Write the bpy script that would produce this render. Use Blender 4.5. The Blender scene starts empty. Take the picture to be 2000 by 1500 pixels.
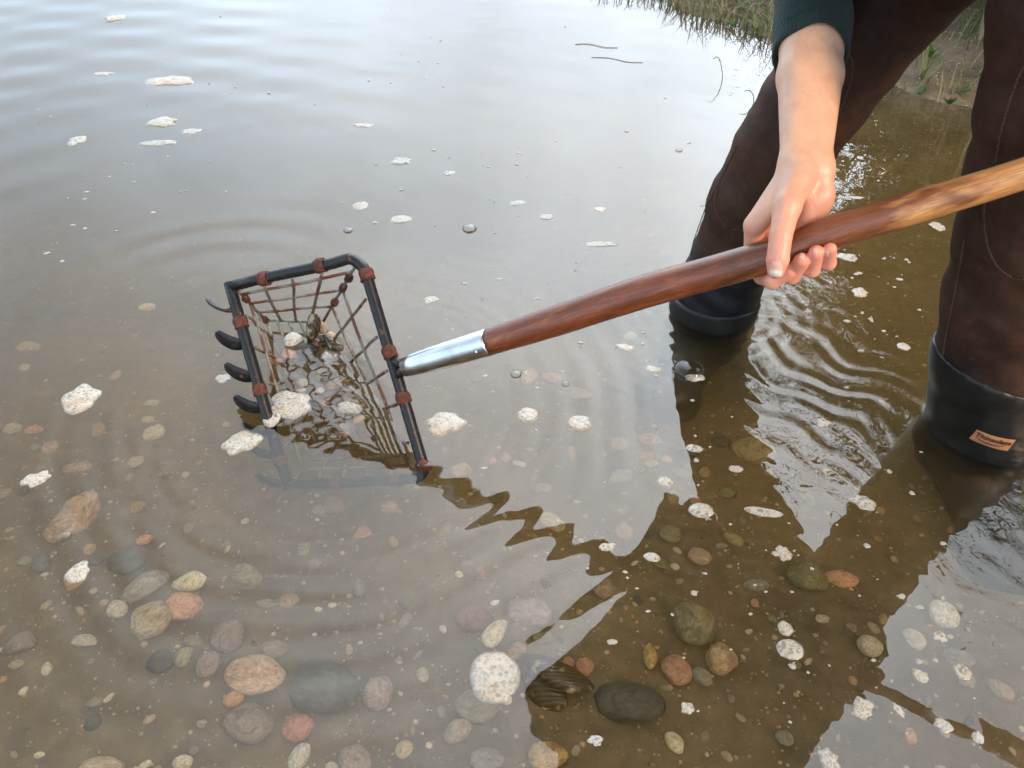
import bpy, bmesh, math, random
import numpy as np
from mathutils import Vector, Matrix, noise as mnoise
from mathutils.bvhtree import BVHTree
R = math.radians
random.seed(7); rng = np.random.default_rng(7)
S = bpy.context.scene

# ------------------------------------------------------------------ camera
F, CH, PITCH = 1510.0, 0.72, R(40)
CP, SP = math.cos(PITCH), math.sin(PITCH)
cam_d = bpy.data.cameras.new('camera'); cam = bpy.data.objects.new('camera', cam_d)
S.collection.objects.link(cam); S.camera = cam
cam.location = (0, 0, CH); cam.rotation_euler = (R(90) - PITCH, 0, 0)
cam_d.sensor_width = 36; cam_d.lens = 36 * F / 2000
cam_d.clip_start = 0.02; cam_d.clip_end = 2000
S.render.resolution_x, S.render.resolution_y = 1024, 768

# ------------------------------------------------------------------ sky and sun (bright overcast, low warm sun on the right)
SUN_EL, SUN_AZ = R(34), R(132)          # azimuth clockwise from +Y
W = bpy.data.worlds.new('World'); S.world = W; W.use_nodes = True
nt = W.node_tree; nt.nodes.clear()
def wn(t, **k):
    n = nt.nodes.new(t)
    for a, b in k.items(): setattr(n, a, b)
    return n
wo = wn('ShaderNodeOutputWorld'); bgd = wn('ShaderNodeBackground')
sky = wn('ShaderNodeTexSky'); sky.sky_type = 'NISHITA'; sky.sun_disc = False
sky.sun_elevation = SUN_EL; sky.sun_rotation = SUN_AZ
tc = wn('ShaderNodeTexCoord'); sep = wn('ShaderNodeSeparateXYZ')
nt.links.new(tc.outputs['Generated'], sep.inputs[0])
ramp = wn('ShaderNodeValToRGB')        # even cloud deck: brightness against elevation
cr = ramp.color_ramp
cr.elements[0].position = 0.0; cr.elements[0].color = (1.42, 1.92, 2.38, 1)
cr.elements[1].position = 1.0; cr.elements[1].color = (.50, .56, .66, 1)
cr.elements[1].position = .93
for p, c in ((.35, (1.38, 1.80, 2.22, 1)), (.62, (.84, 1.04, 1.26, 1))):
    e = cr.elements.new(p); e.color = c
nt.links.new(sep.outputs['Z'], ramp.inputs[0])
# thinner cloud where the veiled bright part of the sky lies: ahead and to the right, about 42 degrees up
GL_AZ, GL_EL, GL_GAIN, GL_P = R(17), R(42), 6.1, 6.2
gd = wn('ShaderNodeVectorMath', operation='DOT_PRODUCT'); nt.links.new(tc.outputs['Generated'], gd.inputs[0])
gd.inputs[1].default_value = (math.sin(GL_AZ) * math.cos(GL_EL), math.cos(GL_AZ) * math.cos(GL_EL), math.sin(GL_EL))
g1 = wn('ShaderNodeMath', operation='MAXIMUM'); nt.links.new(gd.outputs['Value'], g1.inputs[0]); g1.inputs[1].default_value = 0
g2 = wn('ShaderNodeMath', operation='POWER'); nt.links.new(g1.outputs[0], g2.inputs[0]); g2.inputs[1].default_value = GL_P
cn = wn('ShaderNodeTexNoise'); cn.inputs['Scale'].default_value = 2.6; cn.inputs['Detail'].default_value = 4
nt.links.new(tc.outputs['Generated'], cn.inputs['Vector'])
cr2 = wn('ShaderNodeMapRange'); cr2.inputs['From Min'].default_value = .3; cr2.inputs['From Max'].default_value = .7
cr2.inputs['To Min'].default_value = .74 / .08; cr2.inputs['To Max'].default_value = 1.2 / .08
nt.links.new(cn.outputs['Fac'], cr2.inputs['Value'])
gc = wn('ShaderNodeVectorMath', operation='SCALE'); gc.inputs[0].default_value = (GL_GAIN * .94, GL_GAIN * 1.0, GL_GAIN * 1.06); nt.links.new(g2.outputs[0], gc.inputs['Scale'])
ga = wn('ShaderNodeVectorMath', operation='ADD'); nt.links.new(gc.outputs[0], ga.inputs[0]); nt.links.new(ramp.outputs[0], ga.inputs[1])
vm = wn('ShaderNodeVectorMath', operation='SCALE'); nt.links.new(ga.outputs[0], vm.inputs[0]); nt.links.new(cr2.outputs[0], vm.inputs['Scale'])
mx = wn('ShaderNodeMixRGB'); mx.inputs[0].default_value = .06
nt.links.new(vm.outputs[0], mx.inputs[1]); nt.links.new(sky.outputs[0], mx.inputs[2])
nt.links.new(mx.outputs[0], bgd.inputs[0]); bgd.inputs[1].default_value = .08
nt.links.new(bgd.outputs[0], wo.inputs[0])
sd = bpy.data.lights.new('sun', 'SUN'); sun = bpy.data.objects.new('sun', sd); S.collection.objects.link(sun)
sd.energy = 3.2; sd.angle = R(11); sd.color = (1, .72, .48)
sdir = Vector((math.sin(SUN_AZ) * math.cos(SUN_EL), math.cos(SUN_AZ) * math.cos(SUN_EL), math.sin(SUN_EL)))
sun.rotation_euler = sdir.to_track_quat('Z', 'Y').to_euler()
S.view_settings.view_transform = 'Standard'; S.view_settings.look = 'None'
S.view_settings.exposure = .0; S.view_settings.gamma = 1
S.render.engine = 'CYCLES'
cy = S.cycles
cy.use_denoising = True
try: cy.denoiser = 'OPENIMAGEDENOISE'
except Exception: pass
cy.max_bounces = 10; cy.diffuse_bounces = 3; cy.glossy_bounces = 4; cy.transmission_bounces = 8
cy.volume_bounces = 2; cy.transparent_max_bounces = 12; cy.sample_clamp_indirect = 8
cy.use_adaptive_sampling = True; cy.adaptive_threshold = .02

# ------------------------------------------------------------------ projection helpers (image pixel of the 2000 x 1500 photo -> metres)
def ray(px, py):
    sx, sy = (px - 1000) / F, (750 - py) / F
    return Vector((sx, CP + sy * SP, -SP + sy * CP))
CAM = Vector((0, 0, CH))
def P(px, py, z): return CAM + ray(px, py) * z
def onplane(px, py, h=0.0):
    r = ray(px, py); return CAM + r * ((h - CH) / r.z)
def onfwd(px, py, y):
    r = ray(px, py); return CAM + r * (y / r.y)
def depth_of(p): return (p.y * CP + (CH - p.z) * SP)
def sstep(a, b, x):
    t = np.clip((x - a) / (b - a), 0, 1); return t * t * (3 - 2 * t)
SH0, SHN = (1.12, 1.86), (.868, .496)
def bed_z(x, y):
    x = np.asarray(x, float); y = np.asarray(y, float)
    s = (x - SH0[0]) * SHN[0] + (y - SH0[1]) * SHN[1]
    s = s + .05 * np.sin(x * 5.1 + y * 3) + .03 * np.sin(x * 13 - y * 9) + .012 * np.sin(x * 31 + y * 23)
    deep = .075 + .085 * sstep(.35, .95, y) + .16 * sstep(1.0, 2.2, y) + .25 * sstep(2, 6, y)
    deep = deep + .05 * sstep(-.25, -.8, x) * sstep(.75, 1.3, y)
    deep = deep + .03 * sstep(.3, .9, x) * sstep(.4, .8, y)
    deep = deep + .005 * np.sin(x * 17 + 2 * np.sin(y * 11)) + .003 * np.sin(y * 37 + 2 * np.sin(x * 29))
    zw = -deep * (1 - np.exp(np.minimum(s, 0) * 2.2))
    zb = .09 * (1 - np.exp(-np.maximum(s, 0) * 1.2)) + .03 * np.maximum(s, 0) + .008 * sstep(0, .1, s) * (np.sin(x * 23 + y * 7) + np.sin(x * 9 - y * 19))
    far = np.hypot(x, y)
    z = np.where(s < 0, zw, zb)
    return z + .6 * sstep(45, 70, far)
NW = 1.34
def onbed(px, py, lift=0.0):
    w = onplane(px, py); d = ray(px, py).normalized()
    n = Vector((0, 0, 1)); c = -d.dot(n); e = 1 / NW
    t = d * e + n * (e * c - math.sqrt(1 - e * e * (1 - c * c)))
    k = 0.0
    for i in range(60):
        p = w + t * k
        if p.z <= float(bed_z(p.x, p.y)) + lift: break
        k += .004
    return w + t * k

# ------------------------------------------------------------------ object helpers
COL = S.collection
def setp(o, label=None, cat=None, group=None, kind=None):
    if label: o['label'] = label
    if cat: o['category'] = cat
    if group: o['group'] = group
    if kind: o['kind'] = kind
    return o
def empty(name, loc, label, cat, group=None):
    o = bpy.data.objects.new(name, None); COL.objects.link(o); o.location = loc; o.empty_display_size = .05
    return setp(o, label, cat, group)
def link(name, me, mat=None, parent=None, smooth=True):
    if mat: me.materials.append(mat)
    if smooth:
        me.polygons.foreach_set('use_smooth', [True] * len(me.polygons))
    o = bpy.data.objects.new(name, me); COL.objects.link(o)
    if parent:
        o.parent = parent; o.matrix_parent_inverse = Matrix.Translation(-wloc(parent))
    return o
def wloc(o):
    v = Vector(o.location)
    if o.parent: v = o.matrix_parent_inverse @ v; v = v + wloc(o.parent)
    return v
def mesh(name, vs, fs):
    me = bpy.data.meshes.new(name)
    me.from_pydata([tuple(v) for v in vs], [], [tuple(f) for f in fs]); me.update(); return me
def mesh_np(name, V, Q):
    me = bpy.data.meshes.new(name); n, m = len(V), len(Q); k = Q.shape[1]
    me.vertices.add(n); me.vertices.foreach_set('co', V.astype(np.float32).ravel())
    me.loops.add(m * k); me.loops.foreach_set('vertex_index', Q.astype(np.int32).ravel())
    me.polygons.add(m); me.polygons.foreach_set('loop_start', np.arange(0, m * k, k, dtype=np.int32))
    me.polygons.foreach_set('loop_total', np.full(m, k, np.int32)); me.update(calc_edges=True); me.validate(); return me
def frame_at(t, prev=None):
    t = t.normalized()
    if prev is None:
        prev = Vector((0, 0, 1)) if abs(t.z) < .9 else Vector((1, 0, 0))
    u = (prev - t * prev.dot(t)).normalized(); return t, u, t.cross(u)
def tube_data(pts, rad, seg=10, cap=True, flat=1.0, up=None, V=None, Fc=None):
    V = [] if V is None else V; Fc = [] if Fc is None else Fc
    base = len(V); pts = [Vector(p) for p in pts]; n = len(pts); u = up
    if not hasattr(rad, '__len__'): rad = [rad] * n
    for i, p in enumerate(pts):
        t = (pts[min(i + 1, n - 1)] - pts[max(i - 1, 0)])
        t, u, w = frame_at(t, u)
        for k in range(seg):
            a = 2 * math.pi * k / seg
            V.append(p + (u * math.cos(a) * flat + w * math.sin(a)) * rad[i])
    for i in range(n - 1):
        for k in range(seg):
            a = base + i * seg + k; b = base + i * seg + (k + 1) % seg
            Fc.append((a, b, b + seg, a + seg))
    if cap:
        Fc.append([base + k for k in range(seg)][::-1]); Fc.append([base + (n - 1) * seg + k for k in range(seg)])
    return V, Fc
def smooth_pts(pts, n=6):
    pts = [Vector(p) for p in pts]; out = []
    for i in range(len(pts) - 1):
        p0 = pts[max(i - 1, 0)]; p1 = pts[i]; p2 = pts[i + 1]; p3 = pts[min(i + 2, len(pts) - 1)]
        for k in range(n):
            t = k / n
            out.append(.5 * ((2 * p1) + (p2 - p0) * t + (2 * p0 - 5 * p1 + 4 * p2 - p3) * t * t + (3 * p1 - p0 - 3 * p2 + p3) * t ** 3))
    out.append(pts[-1]); return out

# ------------------------------------------------------------------ materials
class NT:
    def __init__(s, name):
        s.m = bpy.data.materials.new(name); s.m.use_nodes = True; s.t = s.m.node_tree; s.t.nodes.clear()
        s.out = s.n('ShaderNodeOutputMaterial')
    def n(s, t, ins=None, **k):
        x = s.t.nodes.new(t)
        for a, b in k.items(): setattr(x, a, b)
        for a, b in (ins or {}).items(): s.put(x.inputs[a], b)
        return x
    def put(s, sock, v):
        if hasattr(v, 'is_output') or isinstance(v, bpy.types.NodeSocket): s.t.links.new(v, sock)
        else: sock.default_value = v
    def co(s, kind='Object'): return s.n('ShaderNodeTexCoord').outputs[kind]
    def map(s, v, scale=(1, 1, 1), rot=(0, 0, 0), loc=(0, 0, 0)):
        return s.n('ShaderNodeMapping', {'Vector': v, 'Scale': scale, 'Rotation': rot, 'Location': loc}).outputs[0]
    def noise(s, v, scale, det=4, rough=.5, dist=0, out='Fac'):
        return s.n('ShaderNodeTexNoise', {'Vector': v, 'Scale': scale, 'Detail': det, 'Roughness': rough, 'Distortion': dist}).outputs[out]
    def vor(s, v, scale, feature='F1', out='Distance', rand=1):
        x = s.n('ShaderNodeTexVoronoi', feature=feature); s.put(x.inputs['Vector'], v); x.inputs['Scale'].default_value = scale
        x.inputs['Randomness'].default_value = rand; return x.outputs[out]
    def ramp(s, f, stops):
        x = s.n('ShaderNodeValToRGB', {'Fac': f}); e = x.color_ramp.elements
        while len(e) > 1: e.remove(e[-1])
        e[0].position = stops[0][0]; e[0].color = col(stops[0][1])
        for p, c in stops[1:]:
            q = e.new(p); q.color = col(c)
        return x.outputs[0]
    def mr(s, v, a, b, c=0, d=1): return s.n('ShaderNodeMapRange', {'Value': v, 'From Min': a, 'From Max': b, 'To Min': c, 'To Max': d}).outputs[0]
    def mix(s, f, a, b): return s.n('ShaderNodeMixRGB', {0: f, 1: col(a), 2: col(b)}).outputs[0]
    def mul(s, a, b): return s.n('ShaderNodeMixRGB', {0: 1.0, 1: col(a), 2: col(b)}, blend_type='MULTIPLY').outputs[0]
    def math(s, op, a, b=0.0): return s.n('ShaderNodeMath', {0: a, 1: b}, operation=op).outputs[0]
    def bump(s, h, strength=.5, dist=.001, nrm=None):
        x = s.n('ShaderNodeBump', {'Height': h, 'Strength': strength, 'Distance': dist})
        if nrm is not None: s.put(x.inputs['Normal'], nrm)
        return x.outputs[0]
    def bsdf(s, **k):
        x = s.n('ShaderNodeBsdfPrincipled')
        for a, b in k.items():
            a = a.replace('_', ' ')
            if a in ('Base Color', 'Coat Tint', 'Sheen Tint'): b = col(b)
            s.put(x.inputs[a], b)
        return x.outputs[0]
    def fin(s, sh, vol=None):
        if sh is not None: s.t.links.new(sh, s.out.inputs[0])
        if vol is not None: s.t.links.new(vol, s.out.inputs[1])
        return s.m
def col(c):
    if isinstance(c, bpy.types.NodeSocket): return c
    if isinstance(c, (int, float)): return (c, c, c, 1)
    return (c[0], c[1], c[2], 1)

# water: clear refracting surface, muddy body
WATER_S, WATER_A = 1.45, 3.6
def mat_water():
    t = NT('muddy_water'); o = t.co()
    n1 = t.noise(t.map(o, (1, 1, 1)), 20, 2, .5)
    b = t.bump(n1, .35, .0009)
    s = t.bsdf(Base_Color=(1, 1, 1), Roughness=.0, IOR=1.36, Transmission_Weight=1.0, Normal=b)
    gl = t.n('ShaderNodeBsdfGlossy', {'Color': (1, 1, 1, 1), 'Roughness': .0, 'Normal': b}).outputs[0]   # small mirror share added over the water to strengthen its sky reflection
    s = t.n('ShaderNodeMixShader', {0: .022, 1: s, 2: gl}).outputs[0]
    v1 = t.n('ShaderNodeVolumeScatter', {'Color': (1, .84, .46, 1), 'Density': WATER_S, 'Anisotropy': .2}).outputs[0]
    v2 = t.n('ShaderNodeVolumeAbsorption', {'Color': (.72, .52, .0, 1), 'Density': WATER_A}).outputs[0]
    return t.fin(s, t.n('ShaderNodeAddShader', {0: v1, 1: v2}).outputs[0])
def mat_ground():
    t = NT('mud_and_grit'); o = t.co()
    a = t.noise(o, 3.1, 6, .6); b = t.noise(o, 42, 5, .65); c = t.vor(o, 170, out='Color'); v = t.vor(o, 170)
    base = t.ramp(t.math('ADD', t.math('MULTIPLY', a, .6), t.math('MULTIPLY', b, .4)), [(.34, (.055, .040, .021)), (.5, (.150, .114, .063)), (.66, (.27, .21, .13))])
    sp = t.math('MULTIPLY', t.mr(v, .32, .22), t.mr(t.noise(o, 55, 2), .5, .62))
    grit = t.ramp(t.n('ShaderNodeSeparateColor', {0: c}).outputs[0], [(.0, (.12, .08, .05)), (.4, (.30, .24, .17)), (.7, (.42, .34, .24)), (1, (.55, .50, .42))])
    base = t.mix(sp, base, grit)
    h = t.math('ADD', b, t.math('MULTIPLY', sp, .5)); Zg = t.n('ShaderNodeSeparateXYZ', {0: o}).outputs[2]
    base = t.mix(t.mr(Zg, -.01, .012), base, t.mul(base, (.62, .56, .50)))
    return t.fin(t.bsdf(Base_Color=base, Roughness=.82, Normal=t.bump(h, .8, .004)))
def mat_stone(name, c1, c2, c3, sc=1.5, seed=0):
    t = NT(name); o = t.map(t.co(), loc=(seed, seed * .7, 0)); r = t.n('ShaderNodeObjectInfo').outputs['Random']
    off = t.n('ShaderNodeVectorMath', {0: o, 1: t.n('ShaderNodeCombineXYZ', {0: t.math('MULTIPLY', r, 9), 1: 0, 2: 0}).outputs[0]}, operation='ADD').outputs[0]
    a = t.noise(off, sc, 5, .6, 1.5); b = t.noise(off, sc * 5, 4, .7)
    base = t.ramp(a, [(.3, c1), (.5, c2), (.68, c3)])
    base = t.mul(base, t.ramp(b, [(.32, .55), (.55, 1.05)])); base = t.mul(base, t.ramp(t.noise(off, 1.1, 3, .6, 3), [(.38, .6), (.5, 1.0)]))
    hs = t.n('ShaderNodeHueSaturation', {'Hue': t.mr(r, 0, 1, .485, .515), 'Saturation': t.mr(r, 0, 1, .68, 1.0), 'Value': t.mr(t.math('FRACT', t.math('MULTIPLY', r, 7.3)), 0, 1, .75, 1.15), 'Color': base}).outputs[0]
    return t.fin(t.bsdf(Base_Color=hs, Roughness=.6, Normal=t.bump(b, .5, .0012)))
STONE = dict(
    ochre=mat_stone('ochre_stone', (.34, .18, .06), (.50, .30, .12), (.62, .46, .25)),
    orange=mat_stone('orange_stone', (.50, .18, .06), (.62, .27, .10), (.70, .40, .20)),
    red=mat_stone('red_stone', (.42, .10, .04), (.55, .15, .06), (.58, .22, .10)),
    cream=mat_stone('cream_stone', (.50, .42, .28), (.66, .58, .42), (.78, .72, .58)),
    white=mat_stone('white_stone', (.66, .62, .54), (.78, .75, .68), (.86, .84, .78)),
    grey=mat_stone('grey_stone', (.20, .19, .16), (.30, .28, .24), (.40, .38, .33)),
    dark=mat_stone('dark_stone', (.055, .055, .045), (.09, .09, .075), (.14, .14, .12)),
    mauve=mat_stone('mauve_stone', (.22, .15, .12), (.32, .23, .19), (.42, .32, .27)),
    olive=mat_stone('olive_stone', (.16, .15, .06), (.26, .25, .11), (.36, .33, .17)),
    rusty=mat_stone('rusty_stone', (.22, .09, .05), (.30, .14, .09), (.38, .22, .15)),
    tan=mat_stone('tan_stone', (.36, .25, .14), (.48, .36, .22), (.58, .47, .32)))
def mat_foam():
    t = NT('foam'); o = t.co(); r = t.n('ShaderNodeObjectInfo').outputs['Random']
    o2 = t.n('ShaderNodeVectorMath', {0: o, 1: t.n('ShaderNodeCombineXYZ', {0: t.math('MULTIPLY', r, 5), 1: r, 2: 0}).outputs[0]}, operation='ADD').outputs[0]
    w = t.n('ShaderNodeVectorMath', {0: o2, 1: t.n('ShaderNodeVectorMath', {0: t.noise(o2, 60, 2, out='Color'), 'Scale': .006}, operation='SCALE').outputs[0]}, operation='ADD').outputs[0]
    f1 = t.vor(w, 200); f2 = t.vor(w, 480)
    pick = t.mr(t.noise(o2, 45, 3, .6), .47, .53)
    hole = t.mix(pick, t.mr(f1, .60, .36, 0, 1), t.mr(f2, .56, .32, 0, .9))
    rim = t.n('ShaderNodeAttribute', attribute_name='rim').outputs['Fac']
    thin = t.mr(t.math('ADD', rim, t.math('MULTIPLY', t.math('SUBTRACT', t.noise(o2, 130, 4, .7), .5), 1.3)), .80, 1.02)
    hole = t.math('MAXIMUM', hole, thin)
    tint = t.ramp(t.noise(o2, 30, 3), [(.35, (.42, .40, .34)), (.6, (.44, .38, .29)), (.75, (.42, .31, .20))])
    d = t.n('ShaderNodeBsdfPrincipled', {'Base Color': tint, 'Roughness': .35, 'Subsurface Weight': 0.0}).outputs[0]
    bmp = t.bump(t.mix(pick, t.math('MINIMUM', f1, .6), t.math('MINIMUM', f2, .52)), .35, .0012)
    t.put(d.node.inputs['Normal'], bmp)
    tr = t.n('ShaderNodeBsdfTransparent', {0: (.92, .90, .86, 1)}).outputs[0]
    gl = t.n('ShaderNodeBsdfGlossy', {'Color': (.9, .9, .9, 1), 'Roughness': .08, 'Normal': bmp}).outputs[0]
    film = t.n('ShaderNodeMixShader', {0: .08, 1: tr, 2: gl}).outputs[0]
    film2 = t.n('ShaderNodeMixShader', {0: .5, 1: film, 2: d}).outputs[0]
    return t.fin(t.n('ShaderNodeMixShader', {0: hole, 1: d, 2: film2}).outputs[0])
def mat_bubble():
    t = NT('bubble_film')
    fr = t.n('ShaderNodeFresnel', {'IOR': 1.25}).outputs[0]
    tr = t.n('ShaderNodeBsdfTransparent', {0: (.95, .95, .94, 1)}).outputs[0]
    gl = t.n('ShaderNodeBsdfGlossy', {'Color': (1, 1, 1, 1), 'Roughness': .02}).outputs[0]
    return t.fin(t.n('ShaderNodeMixShader', {0: t.mr(fr, 0, 1, .03, .9), 1: tr, 2: gl}).outputs[0])
def mat_skin():
    t = NT('skin'); o = t.co()
    at = t.n('ShaderNodeAttribute', attribute_name='pink').outputs['Fac']
    a = t.noise(o, 55, 4, .6); b = t.noise(o, 900, 3, .6); c = t.noise(t.map(o, (1, 1, 1)), 18, 3)
    base = t.mix(at, (.82, .475, .305), (.84, .33, .22))
    base = t.mul(base, t.ramp(a, [(.3, (.92, .86, .84)), (.7, (1.04, 1.02, 1.0))]))
    base = t.mix(t.mr(c, .55, .75, 0, .16), base, (.55, .34, .34))
    wr = t.vor(t.map(o, (1, 1, 1)), 700)
    vein = t.mr(t.math('ABSOLUTE', t.math('SUBTRACT', t.noise(t.map(o, (1.6, 1, .55)), 26, 1, .4, .8), .5)), .035, .0)
    base = t.mix(t.math('MULTIPLY', vein, .20), base, (.50, .34, .34))
    mole = t.mr(t.vor(o, 38), .055, .035); base = t.mix(t.math('MULTIPLY', mole, .55), base, (.30, .13, .07))
    h = t.math('ADD', t.math('ADD', t.math('MULTIPLY', b, .5), wr), t.math('MULTIPLY', vein, 1.3))
    return t.fin(t.bsdf(Base_Color=base, Roughness=t.mr(a, .3, .7, .33, .5), Subsurface_Weight=.15, Subsurface_Radius=(.008, .003, .0015), Subsurface_Scale=.6, Normal=t.bump(h, .22, .0006)))
def mat_wood():
    t = NT('varnished_wood'); o = t.co()
    wob = t.noise(o, 9, 2, out='Color')
    st = t.map(o, (9, 48, 48)); g1 = t.noise(st, 2.2, 7, .7, .8); g2 = t.noise(t.map(o, (14, 420, 420)), 1.6, 4, .7)
    X = t.n('ShaderNodeSeparateXYZ', {0: o}).outputs[0]
    var = t.ramp(g1, [(.28, (.085, .020, .007)), (.48, (.17, .042, .013)), (.62, (.26, .075, .022)), (.8, (.36, .13, .04))])
    raw = t.ramp(g1, [(.25, (.48, .18, .055)), (.5, (.70, .31, .10)), (.75, (.82, .45, .19))])
    edge = t.math('ADD', X, t.math('MULTIPLY', t.math('SUBTRACT', t.noise(t.map(o, (9, 30, 30)), 1, 4, .6), .5), .30))
    f = t.mr(edge, .462, .500)
    red = t.mix(t.mr(t.math('ADD', X, t.math('MULTIPLY', g1, .1)), .25, .47), var, (.42, .16, .065))
    mixc = t.mix(t.math('MULTIPLY', t.mr(X, .2, .5), .35), var, red)
    base = t.mix(f, mixc, raw); base = t.mul(base, t.ramp(g2, [(.3, .62), (.6, 1.0)]))
    return t.fin(t.bsdf(Base_Color=base, Roughness=t.mr(g2, .3, .7, .28, .42), Coat_Weight=.28, Coat_Roughness=.2, Normal=t.bump(t.math('ADD', g2, g1), .25, .0006)))
def mat_steel():
    t = NT('polished_steel'); o = t.co(); g = t.noise(t.map(o, (3, 90, 90)), 2, 3); s = t.noise(o, 30, 4)
    return t.fin(t.bsdf(Base_Color=t.ramp(s, [(.3, .55), (.6, .74)]), Metallic=1.0, Roughness=t.mr(s, .3, .7, .13, .28), Normal=t.bump(g, .06, .0005)))
def mat_black(name='black_enamel'):
    t = NT(name); o = t.co(); a = t.noise(o, 90, 5, .7); f = t.mr(a, .60, .66)
    base = t.mix(f, (.012, .012, .013), (.16, .07, .035))
    return t.fin(t.bsdf(Base_Color=base, Roughness=t.mr(a, .3, .7, .25, .5), Specular_IOR_Level=.4, Normal=t.bump(a, .35, .001)))
def mat_rust():
    t = NT('rust'); o = t.co(); a = t.noise(o, 160, 6, .7); b = t.noise(o, 600, 4, .7)
    base = t.ramp(a, [(.3, (.03, .009, .005)), (.48, (.10, .026, .012)), (.62, (.17, .048, .02)), (.75, (.26, .11, .055))])
    return t.fin(t.bsdf(Base_Color=base, Roughness=.75, Normal=t.bump(b, .9, .002)))
def mat_wire():
    t = NT('galvanised_wire'); o = t.co(); a = t.noise(o, 28, 4, .6); b = t.noise(o, 400, 4, .7)
    f = t.mr(a, .50, .56)
    base = t.mix(f, t.ramp(b, [(.3, (.09, .075, .06)), (.6, (.30, .27, .22))]), t.ramp(b, [(.3, (.06, .018, .009)), (.7, (.19, .065, .028))]))
    return t.fin(t.bsdf(Base_Color=base, Roughness=.5, Metallic=t.mr(f, 0, 1, .4, 0), Normal=t.bump(b, .6, .001)))
def mat_neoprene():
    t = NT('brown_neoprene'); o = t.co(); a = t.noise(o, 9, 5, .6); b = t.noise(o, 700, 2); c = t.noise(o, 60, 4, .65)
    Z = t.n('ShaderNodeSeparateXYZ', {0: o}).outputs[2]
    base = t.ramp(a, [(.3, (.025, .009, .004)), (.55, (.048, .018, .008)), (.75, (.085, .034, .015))])
    base = t.mul(base, t.ramp(c, [(.35, .75), (.65, 1.15)]))
    dirt = t.mr(t.noise(o, 34, 5, .7), .62, .74)
    base = t.mix(t.math('MULTIPLY', dirt, .35), base, (.15, .08, .05))
    wet = t.mr(t.math('ADD', Z, t.math('MULTIPLY', t.math('SUBTRACT', a, .5), .12)), .14, .10)
    base = t.mix(wet, base, (.008, .007, .009))
    return t.fin(t.bsdf(Base_Color=base, Roughness=t.mr(wet, 0, 1, .72, .36), Specular_IOR_Level=.3, Normal=t.bump(t.math('ADD', b, c), .35, .0012)))
def mat_rubber():
    t = NT('black_rubber'); o = t.co(); a = t.noise(o, 25, 5, .6); b = t.noise(o, 300, 3)
    return t.fin(t.bsdf(Base_Color=t.ramp(a, [(.3, (.008, .008, .007)), (.7, (.020, .018, .015))]), Roughness=t.mr(a, .3, .7, .28, .5), Specular_IOR_Level=.35, Normal=t.bump(t.math('ADD', a, t.math('MULTIPLY', b, .1)), .4, .003)))
def mat_thread(c=(.10, .045, .028)):
    t = NT('seam_thread'); o = t.co(); a = t.noise(o, 500, 2)
    return t.fin(t.bsdf(Base_Color=t.mul(c, t.ramp(a, [(.3, .5), (.7, 1.2)])), Roughness=.8))
def mat_knit():
    t = NT('green_knit'); o = t.co()
    wv = t.n('ShaderNodeTexWave', {'Vector': t.map(o, (1, .5, 0)), 'Scale': 190, 'Distortion': .3, 'Detail': 1}, wave_type='BANDS').outputs['Fac']
    b = t.noise(o, 500, 3, .7); a = t.noise(o, 22, 4)
    base = t.ramp(a, [(.3, (.006, .020, .016)), (.7, (.013, .036, .028))]); base = t.mul(base, t.ramp(b, [(.3, .55), (.7, 1.3)]))
    return t.fin(t.bsdf(Base_Color=base, Roughness=.9, Sheen_Weight=.1, Normal=t.bump(t.math('ADD', t.math('MULTIPLY', wv, .8), b), .7, .0012)))
def mat_plain(name, c, rough=.6, amp=.25, sc=60, bump=.3, **k):
    t = NT(name); a = t.noise(t.co(), sc, 4, .6)
    return t.fin(t.bsdf(Base_Color=t.mul(c, t.ramp(a, [(.3, 1 - amp), (.7, 1 + amp)])), Roughness=rough, Normal=t.bump(a, bump, .002), **k))
def mat_leaf(name, a, b):
    t = NT(name); r = t.n('ShaderNodeNewGeometry').outputs['Random Per Island']; o = t.co()
    base = t.mix(r, a, b); base = t.mul(base, t.ramp(t.noise(o, 60, 2), [(.3, .8), (.7, 1.15)]))
    d = t.bsdf(Base_Color=base, Roughness=.55); tr = t.n('ShaderNodeBsdfTranslucent', {0: base}).outputs[0]
    return t.fin(t.n('ShaderNodeMixShader', {0: .25, 1: d, 2: tr}).outputs[0])
def mat_shell():
    t = NT('mussel_shell'); o = t.co(); w = t.n('ShaderNodeTexWave', {'Vector': o, 'Scale': 70, 'Distortion': 4, 'Detail': 3}, wave_type='RINGS').outputs['Fac']
    a = t.noise(o, 60, 4)
    base = t.mix(t.math('MULTIPLY', w, .6), (.035, .024, .012), (.13, .085, .035)); base = t.mix(t.mr(a, .58, .68), base, (.42, .34, .2))
    return t.fin(t.bsdf(Base_Color=base, Roughness=.22, Normal=t.bump(w, .5, .001)))
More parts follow.
